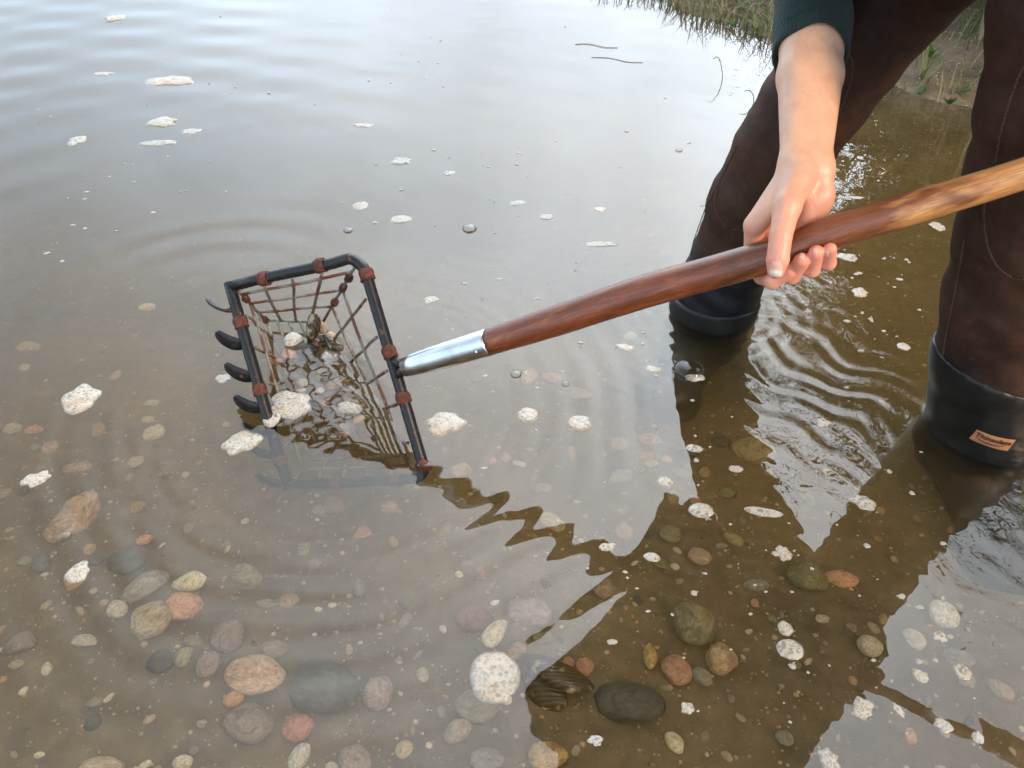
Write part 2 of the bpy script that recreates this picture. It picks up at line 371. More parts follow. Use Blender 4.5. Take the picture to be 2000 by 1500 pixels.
M = dict(water=mat_water(), ground=mat_ground(), foam=mat_foam(), bubble=mat_bubble(), skin=mat_skin(), wood=mat_wood(), steel=mat_steel(),
         black=mat_black(), rust=mat_rust(), wire=mat_wire(), neo=mat_neoprene(), rubber=mat_rubber(), thread=mat_thread(), knit=mat_knit(), shell=mat_shell(),
         nail=mat_plain('fingernail', (.78, .41, .31), .28, .04), nailtip=mat_plain('nail_tip', (.80, .66, .53), .25, .04),
         hair=mat_plain('brown_hair', (.05, .028, .015), .55, .4, 200), patch=mat_plain('tan_leather', (.50, .20, .09), .5, .15, 150), ink=mat_plain('black_print', (.02, .015, .012), .5, .1),
         grass=mat_leaf('grass_blades', (.10, .16, .035), (.20, .22, .08)), dry=mat_leaf('dry_grass', (.30, .25, .13), (.16, .15, .07)),
         leaf=mat_leaf('tree_leaves', (.035, .060, .018), (.075, .10, .030)), broad=mat_leaf('broad_leaves', (.06, .14, .03), (.12, .2, .05)),
         bark=mat_plain('bark', (.10, .08, .06), .9, .4, 30, 1), stalk=mat_plain('dry_stalk', (.50, .36, .17), .6, .2), twig=mat_plain('twig', (.16, .10, .06), .8, .3))

# ------------------------------------------------------------------ setting: ground, water
def axis(lo, hi, d0, far, grow=1.12):
    a = list(np.arange(lo, hi + d0 / 2, d0)); d = d0
    x = hi
    while x < far: d *= grow; x += d; a.append(x)
    d = d0; x = lo; pre = []
    while x > -far: d *= grow; x -= d; pre.append(x)
    return np.array(pre[::-1] + a)
def sheet(xs, ys, zf):
    X, Y = np.meshgrid(xs, ys); Z = zf(X, Y); nx = len(xs); ny = len(ys)
    V = np.stack([X, Y, Z], -1).reshape(-1, 3)
    i = np.arange(nx * (ny - 1)).reshape(ny - 1, nx)[:, :-1].ravel()
    Q = np.stack([i, i + 1, i + nx + 1, i + nx], 1); return V, Q, nx, ny
gx = axis(-1.2, 2.2, .02, 150, 1.15); gy = axis(.0, 3.6, .02, 150, 1.15)
V, Q, _, _ = sheet(gx, gy, bed_z)
g = link('ground', mesh_np('ground', V, Q), M['ground']); setp(g, 'brown muddy river bed rising into a bare sandy bank', 'ground', kind='structure')

BC = (-.24, .84); LB = tuple(onplane(1391, 604))[:2]; RB = tuple(onplane(1926, 832))[:2]
def eta(x, y):
    z = 0 * x
    r = np.hypot(x - BC[0], y - BC[1])
    a = np.arctan2(y - BC[1], x - BC[0]); wob = .03 * np.sin(2 * a + 1) + .02 * np.sin(5 * a + r * 3) + .012 * np.sin(9 * a - r * 7)
    z += .00095 * np.sin(2 * math.pi * ((r + wob) / (.105 + .02 * np.clip(r, 0, 3))) ) * sstep(.7, 1.3, r) * (.55 + .45 * np.sin(1.7 * a + 2.1 * r)) * np.exp(-np.clip(r - 1, 0, 9) * .2) * (1 - sstep(4, 7, r))
    z += .0012 * np.sin(2 * math.pi * (x * .35 + y * .94 + .05 * np.sin(x * 2.3)) / .19) * sstep(1.5, 2.4, y) * (1 - sstep(5, 8, y)) * (.5 + .5 * np.sin(x * 1.9 + y * 1.3))
    qx, qy = x + .265, y - .86; m = np.exp(-((qx / .085) ** 2 + (qy / .13) ** 2) ** 2)
    z += m * (.00030 * np.sin(qx * 190 + 2.5 * np.sin(qy * 120)) + .00028 * np.sin(qy * 230 + 2.2 * np.sin(qx * 150 + 1)) + .0004 * np.sin(qx * 90 + qy * 70))
    sq = np.hypot(x + .5, y - 1.05); z += .0007 * np.sin(2 * math.pi * (sq - .2) / .09) * np.exp(-((sq - .26) / .10) ** 2) * sstep(-.2, .7, np.cos(np.arctan2(y - 1.05, x + .5) - 2.3))
    z += .00026 * np.sin(2 * math.pi * r / .028 + 1.5 * np.sin(5 * a + r * 30) + .8 * np.sin(11 * a)) * np.exp(-((r - .29) / .07) ** 2) * (.35 + .65 * sstep(-.2, .8, -np.sin(a)))
    z += .00064 * np.sin(2 * math.pi * (r + .5 * wob) / .045 + .8) * np.exp(-((r - .36) / .13) ** 2) * (.5 + .5 * np.cos(a + 1.2))
    z += .0005 * np.exp(-((r - .40) / .03) ** 2) * sstep(.2, .9, np.cos(a - 2.6))
    for (cx, cy, am, lam, R0) in ((LB[0], LB[1], .00022, .026, .075), (RB[0], RB[1], .00019, .030, .085)):
        q = np.hypot(x - cx, y - cy)
        z += am * np.sin(2 * math.pi * q / lam) * np.exp(-np.clip(q - R0, 0, 9) / .13)
        z += .0022 * np.exp(-np.clip(q - R0 + .012, 0, 9) / .006)
    bx, by = wpt(1408, 808); q = np.hypot(x - bx, y - by); z += .00035 * np.sin(2 * math.pi * q / .011) * np.exp(-(q / .02) ** 2)
    bx, by = wpt(680, 450); q = np.hypot(x - bx, y - by); z += .0003 * np.sin(2 * math.pi * q / .014) * np.exp(-(q / .02) ** 2)
    # choppy patch between the boots, running off to the lower right
    m = np.exp(-(((x - .44) / .13) ** 2 + ((y - .92) / .20) ** 2)) + .55 * np.exp(-(((x - .70) / .2) ** 2 + ((y - .50) / .16) ** 2))
    u = x * .75 + y * .66; v = -x * .66 + y * .75
    u = u + .010 * np.sin(v * 29 + u * 17) + .006 * np.sin(v * 67 - u * 23 + 1) + .012 * np.sin(v * 9 + 2) 
    z += m * (.00060 * np.sin(u * 2 * math.pi / .045 + 1.7 * np.sin(v * 21)) + .00030 * np.sin(u * 2 * math.pi / .026 + 2.3 * np.sin(v * 37 + 1) + 3 * np.sin(u * 9)))
    # wind ripples towards the bank
    m = sstep(.2, .9, x) * (.25 + .75 * (1 - sstep(.8, 1.2, x))) * sstep(1.5, 2.3, y) * (1 - sstep(5, 9, y))
    z += m * (.00034 * np.sin((y + .28 * x) * 2 * math.pi / .062 + 1.2 * np.sin(x * 4.3) + .8 * np.sin(x * 11)) + .00008 * np.sin((y + .1 * x) * 2 * math.pi / .037 + 1.5 * np.sin(x * 7 + y * 3)))
    # weak background swell
    z += .00016 * np.sin(x * 19 + 2 * np.sin(y * 7)) + .00016 * np.sin(y * 23 + 1.5 * np.sin(x * 9 + 1)) + .00006 * np.sin(x * 61 + y * 43 + 2 * np.sin(y * 17))
    return z * (1 - sstep(20, 40, np.hypot(x, y)))
def wpt(px, py): p = onplane(px, py); return p.x, p.y
wx = axis(-.75, 1.15, .0045, 60, 1.035); wy = axis(.24, 1.75, .0045, 60, 1.03)
wy = wy[wy > -6]; wx = wx[np.abs(wx) < 62]
V, Q, nx, ny = sheet(wx, wy, eta)
# close it into a body of water: skirt and floor below the ground
border = np.concatenate([np.arange(nx), nx - 1 + nx * np.arange(1, ny), (ny - 1) * nx + np.arange(nx - 2, -1, -1), nx * np.arange(ny - 2, 0, -1)])
n0 = len(V); B = V[border].copy(); B[:, 2] = -1.2; nb = len(border)
V = np.concatenate([V, B, [[0, 10, -1.2]]])
k = np.arange(nb); k2 = (k + 1) % nb
SQ = np.stack([border[k2], border[k], n0 + k, n0 + k2], 1)
me = bpy.data.meshes.new('water')
faces = [tuple(q) for q in Q.tolist()] + [tuple(q) for q in SQ.tolist()] + [(int(n0 + a), int(n0 + nb), int(n0 + b)) for a, b in zip(k, k2)]
me.from_pydata(V.tolist(), [], faces); me.update()
wt = link('water', me, M['water']); setp(wt, 'shallow muddy river water with ripples reflecting a pale sky', 'water', kind='structure')

# ------------------------------------------------------------------ SDF modelling (smooth unions, surface nets)
def cone(p, a, b, ra, rb):
    a = np.array(a, np.float32); b = np.array(b, np.float32); ab = b - a
    t = np.clip(((p - a) @ ab) / max(float(ab @ ab), 1e-12), 0, 1)
    q = p - a - t[..., None] * ab
    return np.sqrt((q * q).sum(-1)) - (ra + (rb - ra) * t)
def smin(a, b, k):
    h = np.clip(.5 + .5 * (b - a) / k, 0, 1); return b + (a - b) * h - k * h * (1 - h)
def nets(fn, lo, hi, d):
    xs = [np.arange(lo[i], hi[i] + d, d, dtype=np.float32) for i in range(3)]
    n = [len(x) for x in xs]; D = np.empty(n, np.float32)
    Yg, Zg = np.meshgrid(xs[1], xs[2], indexing='ij')
    for s in range(0, n[0], 16):
        e = min(s + 16, n[0]); p = np.empty((e - s, n[1], n[2], 3), np.float32)
        p[..., 0] = xs[0][s:e, None, None]; p[..., 1] = Yg; p[..., 2] = Zg; D[s:e] = fn(p)
    ins = D < 0
    acc = np.zeros([x - 1 for x in n] + [3], np.float32); cnt = np.zeros([x - 1 for x in n], np.float32)
    N = n
    quads = []
    for ax in range(3):
        sl0 = [slice(None)] * 3; sl1 = [slice(None)] * 3; sl0[ax] = slice(0, -1); sl1[ax] = slice(1, None)
        a, b = D[tuple(sl0)], D[tuple(sl1)]; cr = ins[tuple(sl0)] != ins[tuple(sl1)]
        I = np.argwhere(cr); da = a[cr]; db = b[cr]; t = da / (da - db)
        o1, o2 = [(1, 2), (2, 0), (0, 1)][ax]
        keep = (I[:, o1] > 0) & (I[:, o1] < N[o1] - 1) & (I[:, o2] > 0) & (I[:, o2] < N[o2] - 1)
        I = I[keep]; t = t[keep]; flip = (da[keep] < 0)
        pos = I.astype(np.float32); pos[:, ax] += t
        cells = []
        for s1, s2 in ((0, 0), (-1, 0), (-1, -1), (0, -1)):
            c = I.copy(); c[:, o1] += s1; c[:, o2] += s2; cells.append(c)
            np.add.at(acc, tuple(c.T), pos); np.add.at(cnt, tuple(c.T), 1)
        quads.append((cells, flip))
    act = cnt > 0; idx = -np.ones(cnt.shape, np.int64); idx[act] = np.arange(act.sum())
    V = acc[act] / cnt[act][:, None] * d + np.array(lo, np.float32)
    Qs = []
    for cells, flip in quads:
        q = np.stack([idx[tuple(c.T)] for c in cells], 1); q[~flip] = q[~flip][:, ::-1]; Qs.append(q)
    return V, np.concatenate(Qs)
def relax(V, Q, it=2, f=.5):
    for _ in range(it):
        s = np.zeros_like(V); c = np.zeros(len(V), np.float32)
        for a, b in ((0, 1), (1, 2), (2, 3), (3, 0)):
            np.add.at(s, Q[:, a], V[Q[:, b]]); np.add.at(c, Q[:, a], 1); np.add.at(s, Q[:, b], V[Q[:, a]]); np.add.at(c, Q[:, b], 1)
        V = V + f * (s / np.maximum(c, 1)[:, None] - V)
    return V

# ------------------------------------------------------------------ rake: frame solved from the photo
fA = Vector((-.3927, .9132, .1309)); fB = Vector((-.1993, .8903, .1935))
U = (fB - fA).normalized(); Vd = Vector((.081, -.182, -.1935)); Vd = Vd.normalized()
FW = .2046; FL = .312
fA = fB - U * FW; fC = fB + Vd * FL; fD = fC - U * FW
NF = U.cross(Vd).normalized()
def fpt(s, t, off=0): return fA + U * (s * FW) + Vd * (t * FL) + NF * off
# handle: straight in space, ferrule end on the right bar, running up past the hands
def hz(px): return 1 / (1.0 + (px - 785) * (.25 / 755))
HP = [(955, 668, 26.5), (1100, 622, 30.5), (1250, 572, 33), (1400, 530, 33), (1540, 488, 33), (1620, 455, 33), (1750, 416, 33), (1880, 377, 31.5), (2000, 339, 31.5), (2200, 272, 31)]
HPT = [(P(x, y, hz(x)), r * hz(x) / F) for x, y, r in HP]
rake = empty('clam_rake', HPT[0][0], 'wooden handled clam rake with rusty wire basket, dipped in the water by a hand', 'clam rake')
def hend(k):
    a = HPT[-2][0]; b = HPT[-1][0]; return b + (b - a).normalized() * k
def mk_handle():
    pts = [p for p, r in HPT] + [hend(.25), hend(.5), hend(.75)]; rr = [r for p, r in HPT] + [.0145, .0145, .0145]
    sp = smooth_pts(pts, 8); n = len(pts); rs = []
    for i in range(len(sp)):
        f = i / 8; a = int(min(f, n - 2)); t = f - a; t = t * t * (3 - 2 * t); rs.append(rr[a] * (1 - t) + rr[a + 1] * t)
    sp.insert(0, sp[0] - (sp[1] - sp[0]).normalized() * .0005); rs.insert(0, rs[0] - .002)
    sp.append(sp[-1] + (sp[-1] - sp[-2]).normalized() * .006); rs.append(.009)
    Vv, Fc = tube_data(sp, rs, 32)
    o0 = HPT[0][0]; X = (HPT[7][0] - o0).normalized(); Z = X.cross(Vector((0, 1, 0))).normalized(); Y = Z.cross(X)
    Mx = Matrix((X, Y, Z)).transposed().to_4x4(); Mx.translation = o0; inv = Mx.inverted()
    h = link('handle', mesh('handle', [inv @ v for v in Vv], Fc), M['wood'])
    h.parent = rake; h.matrix_world = Mx; h.matrix_parent_inverse = Matrix.Translation(-Vector(rake.location)); h.matrix_basis = Mx
    return h
mk_handle()
A_F0 = P(791, 717, hz(791)); A_F1 = HPT[0][0]
fd = (A_F1 - A_F0)
Vv, Fc = tube_data([A_F0 + fd * t for t in (0, .0, .12, .35, .98, 1.0, 1.0)], [.0085, .0128, .0142, .0162, .0170, .0168, .0150], 40)
link('ferrule', mesh('ferrule', Vv, Fc), M['steel'], rake)
fdn = fd.normalized()
Vv, Fc = tube_data([A_F0 + fd * .86 + Vector((0, -.0165, .003)) * 1.0, A_F0 + fd * .86 + Vector((0, -.0182, .004))], [.0022, .0016], 10)
link('rivet', mesh('rivet', Vv, Fc), M['steel'], rake)
# frame rod with two bent corners and two square corners
def corner(c, d1, d2, r, n=6):
    return [c - d1 * r * (1 - math.sin(a)) ** 1 + d2 * r * (1 - math.cos(a)) for a in [i * math.pi / 2 / n for i in range(n + 1)]]
RR = .0078
loop = [fA + Vd * -.0] + [fA + U * FW * k / 5 for k in range(1, 5)]
loop += corner(fB, U, Vd, .024)
loop += [fB + Vd * FL * k / 8 for k in range(1, 8)] + corner(fC, Vd, -U, .024) + [fC - U * FW * k / 5 for k in range(1, 5)] + [fD]
loop2 = [fD - Vd * FL * k / 10 for k in range(0, 11)]
# gentle irregular bends
loop = [p + Vector((0, 0, .0012 * math.sin(i * 1.3))) for i, p in enumerate(loop)]
Vv, Fc = tube_data(loop, RR, 12)
tube_data([fD + Vd * .006] + loop2[1:-1] + [fA - Vd * .006], RR * 1.02, 12, V=Vv, Fc=Fc)
joint = fB + Vd * .155
# welded neck from bar into ferrule
tube_data([joint - Vd * .012, joint + (A_F0 - joint) * .5 - Vd * .006, A_F0 + fdn * .004], [.0075, .0060, .0075], 12, V=Vv, Fc=Fc)
tube_data([joint + Vd * .014, joint + (A_F0 - joint) * .5 + Vd * .006, A_F0 + fdn * .004], [.0075, .0060, .0075], 12, V=Vv, Fc=Fc)
link('frame', mesh('frame', Vv, Fc), M['black'], rake)
# teeth along the left bar
def tooth(t, big=1.0):
    t_ = t
    b = fA + Vd * (t * FL)
    out = (-U * 1.0); up = -NF     # towards the viewer
    pts = [b + out * .001, b + out * .012 + Vd * .002, b + out * .022 - Vd * .002 + up * .003, b + out * .031 - Vd * .010 + up * .006, b + out * .036 - Vd * .020 + up * .009]
    sp = smooth_pts(pts, 4); Vv = []; Fc = []
    w0 = Vd.cross(out).normalized()
    n = len(sp)
    for i, p in enumerate(sp):
        tt = (sp[min(i + 1, n - 1)] - sp[max(i - 1, 0)]).normalized()
        wd = (NF * .9 if t_ < .15 else Vd * .8 + NF * .55) + out * .35 * i / n; wd = (wd - tt * wd.dot(tt)).normalized(); th = tt.cross(wd)
        f = i / (n - 1); hw = (.0062 + .0050 * math.sin(f * 2.5)) * (1 if f < .85 else math.sqrt(max(.12, 1 - ((f - .85) / .155) ** 2))) * big; ht = .0022 * (1 - .45 * f)
        for a, c in ((-1, -1), (-1, 1), (-.3, 1.25), (.3, 1.25), (1, 1), (1, -1), (.3, -1.25), (-.3, -1.25)):
            Vv.append(p + wd * hw * a + th * ht * c)
    for i in range(n - 1):
        for k in range(8):
            a = i * 8 + k; c = i * 8 + (k + 1) % 8; Fc.append((a, c, c + 8, a + 8))
    Fc.append(list(range(8))[::-1]); Fc.append([(n - 1) * 8 + k for k in range(8)])
    return link('tooth', mesh('tooth', Vv, Fc), M['black'], rake)
for t in (.10, .255, .405, .555, .69, .82, .985): tooth(t)
# basket of welded wire
EA, EB = Vector((-.389, 1.000, .012)), Vector((-.297, .992, .014))
EC, ED = fC + Vector((-.055, .10, -.070)), fD + Vector((.022, .085, -.022))
EC.z = max(EC.z, -.112); ED.z = -.118
def lerp(a, b, t): return a * (1 - t) + b * t
wireV, wireF = [], []
def wire(p, q, r=.0024, sag=0.0, jit=.0012):
    n = 5; pts = []
    for i in range(n + 1):
        t = i / n; v = lerp(p, q, t) + Vector((random.uniform(-jit, jit), random.uniform(-jit, jit), random.uniform(-jit, jit) - sag * 4 * t * (1 - t))) * (0 if i in (0, n) else 1); pts.append(v)
    tube_data(smooth_pts(pts, 2), r, 6, V=wireV, Fc=wireF)
def panel(p0, p1, q0, q1, rows, cols, skew=0.0, curve=0.0):
    for t in rows: wire(lerp(p0, q0, t), lerp(p1, q1, t))
    for c in cols: wire(lerp(p0, p1, min(1, max(0, c))), lerp(q0, q1, min(1, max(0, c + skew))))
ins_ = -NF * -.006
a_, b_, c_, d_ = fA + U * .012 + Vd * .010, fB - U * .012 + Vd * .012, fC - U * .012 - Vd * .01, fD + U * .012 - Vd * .01
panel(a_, b_, EA, EB, (.08, .38, .68, 1.0), (.22, .47, .72), skew=.06)
panel(b_, c_, EB, EC, (.36, .68, 1.0), (.16, .34, .50, .66, .84), skew=-.02)
panel(a_, d_, EA, ED, (.36, .68, 1.0), (.12, .28, .45, .62, .80), skew=0)
panel(d_, c_, ED, EC, (.3, .65, 1.0), (.2, .4, .6, .8))
panel(EA, EB, ED, EC, (.16, .32, .48, .64, .8), (.2, .4, .6, .8))
for p, q in ((a_, EA), (b_, EB), (c_, EC), (d_, ED)): wire(p, q, .0024)
link('wire_basket', mesh('wire_basket', wireV, wireF), M['wire'], rake)
def clip(c, ax, r=.0098, ln=.014):
    ax = ax.normalized(); Vv, Fc = tube_data([c - ax * ln / 2, c - ax * ln / 2, c - ax * ln * .2, c + ax * ln * .2, c + ax * ln / 2, c + ax * ln / 2], [r * .8, r * .97, r * 1.04, r, r * 1.02, r * .8], 14)
    Vv = [v + (v - c) * random.uniform(-.06, .07) for v in Vv]
    return link('clip', mesh('clip', Vv, Fc), M['rust'], rake)
for s in (.27, .70): clip(fpt(s, 0), U)
for t in (.085, .43, .63, .93): clip(fpt(1, t), Vd)
for t in (.17, .485, .86): clip(fpt(0, t), Vd)
for s in (.36, .78): clip(fpt(s, 1), U)
for p, q, ts in ((a_, EA, (.22, .97)), (b_, EB, (.18, .34, .6))):
    for t in ts: clip(lerp(p, q, t), q - p, .0056, .009)

# ------------------------------------------------------------------ the person
person = empty('person', (.48, .88, float(bed_z(.48, .88))), 'person in brown chest waders and dark green jumper, bending over the wooden rake handle', 'person')
H0 = P(1540, 488, hz(1540)); ax_ = (HPT[6][0] - HPT[3][0]).normalized()
nn = (CAM - H0); nn = (nn - ax_ * nn.dot(ax_)).normalized()        # towards the viewer
dd = nn.cross(ax_).normalized()
if dd.z > 0: dd = -dd                                              # screen-down
mm = 1e-3
zh = hz(1540); pm = F / zh * mm                                     # pixels per millimetre at the grip
def hl(px, py, n): # screen px,py at n mm in front of the handle axis -> local (a,d,n) in mm
    z = hz(1540) - n * mm * 1.0
    p = P(px, py, z); v = p - H0
    return np.array([v.dot(ax_), v.dot(dd), v.dot(nn)])
# finger chains in local handle coordinates (a along handle, d down, n to the viewer), metres
def ang(a_mm, th, r_mm):  # th degrees: 0 = top (screen-up), 90 = behind, 180 = below, 270 = front
    c = math.radians(th); return np.array([a_mm, -math.cos(c) * r_mm, -math.sin(c) * r_mm]) * mm
def hand_prims():
    W1 = hl(1556, 318, -2); W2 = hl(1597, 322, -8)
    pal = []
    arm1, arm2 = hl(1560, 190, -35), hl(1608, 195, -38)
    # forearm (continues up into the sleeve)
    fa = [(hl(1549, 312, -6), hl(1563, 150, -52), .0128, .0235), (hl(1596, 318, -8), hl(1603, 150, -54), .0135, .0230), (hl(1575, 312, -14), hl(1585, 90, -75), .0175, .0300),
          (hl(1557, 150, -52), hl(1572, 20, -95), .0190, .0265), (hl(1608, 150, -54), hl(1606, 20, -95), .0175, .0260)]
    fa += [(hl(1585, 90, -75), hl(1592, -130, -145), .0300, .037)]
    mc = [((1552, 330, -6), (1474, 440, -12), .0140, .0112), ((1562, 330, -16), (1502, 432, -24), .0145, .0118),
          ((1580, 330, -18), (1540, 425, -28), .0145, .0118), ((1596, 335, -14), (1578, 415, -26), .0145, .0120)]
    pal = [(hl(*a), hl(*b), r0, r1) for a, b, r0, r1 in mc]
    hyp = [(hl(1605, 342, -2), hl(1603, 385, -6), .0118, .0120), (hl(1603, 385, -6), hl(1593, 432, -13), .0120, .0105), (hl(1583, 392, -6), hl(1572, 445, -13), .0125, .0110)]
    th1 = [(hl(1562, 340, 4), hl(1537, 404, 22), .0165, .0138)]
    th2 = [(hl(1537, 404, 22), hl(1525, 462, 31), .0132, .0112), (hl(1525, 462, 31), hl(1519, 508, 29), .0113, .0110), (hl(1519, 508, 29), hl(1516, 528, 27), .0110, .0088)]
    web = [(hl(1535, 385, 8), hl(1490, 428, -2), .0095, .0075)]
    kn = [hl(*b) for a, b, r0, r1 in mc]
    R0 = 1000 * HPT[4][1]
    fing = []
    # index: passes behind the handle, comes out below, tip hidden by the thumb
    def chain(k, a1, a2, a3, a4, th4, rr, below=182, reach=0):
        p1 = ang(a1, 78, R0 + rr[0] + .3); p2 = ang(a2, 132, R0 + rr[1] + .6); p3 = ang(a3, below, R0 + rr[2] + .8); p4 = ang(a4, th4, R0 + rr[3] + .3)
        return [(kn[k], p1, (rr[0] + 1.2) * mm, rr[0] * mm), (p1, p2, rr[0] * mm, rr[1] * mm), (p2, p3, rr[1] * mm, rr[2] * mm), (p3, p4, rr[2] * mm, rr[3] * mm)]
    fing.append(chain(0, -38, -34, -24, -4, 212, (9.5, 8.8, 8.2, 7.4), 190))
    fing.append(chain(1, -16, -13, -4, 10, 236, (9.5, 9.0, 8.6, 8.0), 186))
    fing.append(chain(2, 6, 10, 16, 25, 244, (9.2, 8.6, 8.2, 7.6), 186))
    fing.append(chain(3, 26, 29, 33, 38, 240, (8.2, 7.8, 7.2, 6.6), 188))
    return fa, pal, hyp, th1, th2, web, fing
HPR = hand_prims()
def hand_sdf(q):
    fa, pal, hyp, th1, th2, web, fing = HPR
    d = None
    for p in fa: e = cone(q, *p); d = e if d is None else smin(d, e, .012)
    e0 = None
    for p in pal: e = cone(q, *p); e0 = e if e0 is None else smin(e0, e, .009)
    for p in hyp: e0 = smin(e0, cone(q, *p), .010)
    for p in web: e0 = smin(e0, cone(q, *p), .012)
    d = smin(d, e0, .016)
    for p in th1: d = smin(d, cone(q, *p), .010)
    t = None
    for p in th2: e = cone(q, *p); t = e if t is None else smin(t, e, .0022)
    d = smin(d, t, .006)
    fs = None
    for f in fing:
        c = None
        for i, p in enumerate(f): e = cone(q, *p); c = e if c is None else smin(c, e, .0030)
        fs = c if fs is None else smin(fs, c, .0010)
    d = smin(d, fs, .0035)
    # creases over the thumb joint
    a, b = np.array(HPR[4][0][0], np.float32), np.array(HPR[4][1][1], np.float32); u = (b - a) / np.linalg.norm(b - a)
    sx = (q - np.array(HPR[4][0][1], np.float32)) @ u; r_ = np.linalg.norm(q - np.array(HPR[4][0][1], np.float32), axis=-1)
    for k_, am in ((-.0044, .6), (-.0008, 1.0), (.0030, .7)): d = d + .00075 * am * np.exp(-((sx - k_) / .0011) ** 2) * (r_ < .018) * (q[..., 2] > .028)
    return d
allp = [x for grp in (HPR[0][:5], HPR[1], HPR[2], HPR[3], HPR[4], HPR[5]) for x in grp] + [x for f in HPR[6] for x in f]
pp = np.array([p[0] for p in allp] + [p[1] for p in allp]); rmx = .035
lo = pp.min(0) - .03; hi = pp.max(0) + .03; hi[2] = pp[:, 2].max() + .02; lo[1] = max(lo[1], pp[:, 1].min() - .005)
hV, hQ = nets(hand_sdf, lo, hi, .00135)
hV = relax(hV, hQ, 2, .5)
pinkv = np.exp(-np.minimum(np.linalg.norm(hV[:, None] - np.array([f[3][1] for f in HPR[6]] + [HPR[4][2][1]])[None], axis=-1).min(1) / .030, 9)) * .9 \
    + .35 * sstep(-.10, -.03, hV[:, 1])
if dd.dot(nn.cross(ax_)) * 1.0 != 0 and ax_.dot(dd.cross(nn)) < 0: hQ = hQ[:, ::-1]
def to_world(Vl, O, a, d, n): return np.array(O)[None] + Vl[:, :1] * np.array(a)[None] + Vl[:, 1:2] * np.array(d)[None] + Vl[:, 2:3] * np.array(n)[None]
bodyV = [to_world(hV, H0, ax_, dd, nn)]; bodyQ = [hQ]; bodyP = [pinkv]
# second hand, mirrored, further up the handle
ax2 = (hend(.1) - HPT[8][0]).normalized(); H2 = P(2230, 264, hz(2230)); n2 = (nn - ax2 * nn.dot(ax2)).normalized(); d2 = n2.cross(ax2).normalized()
if d2.z > 0: d2 = -d2
hV2 = hV.copy(); hV2[:, 0] *= -1
TL = R(24); ax2, d2 = (ax2 * math.cos(TL) + d2 * math.sin(TL)), (d2 * math.cos(TL) - ax2 * math.sin(TL))
bodyV.append(to_world(hV2, H2, ax2, d2, n2)); bodyQ.append(hQ[:, ::-1]); bodyP.append(pinkv)
def lw(p, O=H0, a=ax_, d=dd, n=nn, s=1): return Vector(O) + a * float(p[0]) * s + d * float(p[1]) + n * float(p[2])
armtop1 = lw(HPR[0][5][1]); armcuff = lw(HPR[0][2][1])
armtop2 = lw(HPR[0][5][1], H2, ax2, d2, n2, -1); armcuff2 = lw(HPR[0][2][1], H2, ax2, d2, n2, -1)
# joints of the upper body, metres
hipc = Vector((.50, .93, .68)); neck = Vector((.20, .70, .93)); headc = Vector((.09, .60, .93))
S1 = Vector((.12, .80, .80)); S2 = Vector((.43, .66, .99)); el1 = Vector((.285, .945, .60)); el2 = Vector((.63, .80, .67))
hx = (headc - neck).normalized(); face = Vector((.1, -.45, -.9)); face = (face - hx * face.dot(hx)).normalized(); side = hx.cross(face)
def body_sdf(q):
    d = cone(q, hipc, neck, .13, .10)
    d = smin(d, cone(q, S1, S2, .055, .055), .05)
    d = smin(d, cone(q, neck, headc, .055, .05), .02)
    h = headc + hx * .045
    e = cone(q, h - side * .02, h + side * .02, .078, .078)
    e = smin(e, cone(q, h + hx * .01 - face * .03, h - hx * .02 - face * .03, .075, .075), .02)
    j = headc - hx * .035 + face * .045
    e = smin(e, cone(q, j, h + face * .02, .042, .062), .03)
    nz = headc + hx * .012 + face * .088
    e = smin(e, cone(q, nz, headc + hx * .045 + face * .078, .013, .008), .010)
    for s in (-1, 1):
        e = smin(e, cone(q, headc + side * .073 * s + hx * .03, headc + side * .079 * s + hx * .005, .014, .010), .006)
        eye = headc + side * .031 * s + hx * .045 + face * .092
        e = -smin(-e, cone(q, eye, eye, .016, .016), .010)
        eb = headc + side * .031 * s + hx * .045 + face * .068
        e = smin(e, cone(q, eb, eb, .0125, .0125), .003)
    for s, hgt in ((1, .0), (-1, -.0)):
        pass
    ma = headc - hx * .018 + face * .081
    e = smin(e, cone(q, ma - side * .02, ma + side * .02, .0065, .0065), .006)
    mb = headc - hx * .029 + face * .078
    e = smin(e, cone(q, mb - side * .016, mb + side * .016, .0065, .0065), .005)
    return smin(d, e, .02)
bV, bQ = nets(body_sdf, (-.12, .42, .5), (.72, 1.12, 1.12), .0055)
bV = relax(bV, bQ, 1); bodyV.append(bV); bodyQ.append(bQ); bodyP.append(np.full(len(bV), .3))
off = 0; qq = []
for v_, q_ in zip(bodyV, bodyQ): qq.append(q_ + off); off += len(v_)
allV = np.concatenate(bodyV); me = mesh_np('body', allV, np.concatenate(qq))
at = me.attributes.new('pink', 'FLOAT', 'POINT'); at.data.foreach_set('value', np.concatenate(bodyP).astype(np.float32))
body = link('body', me, M['skin'], person)
bvh_hand = BVHTree.FromPolygons([Vector(v) for v in bodyV[0]], [list(map(int, q)) for q in hQ])
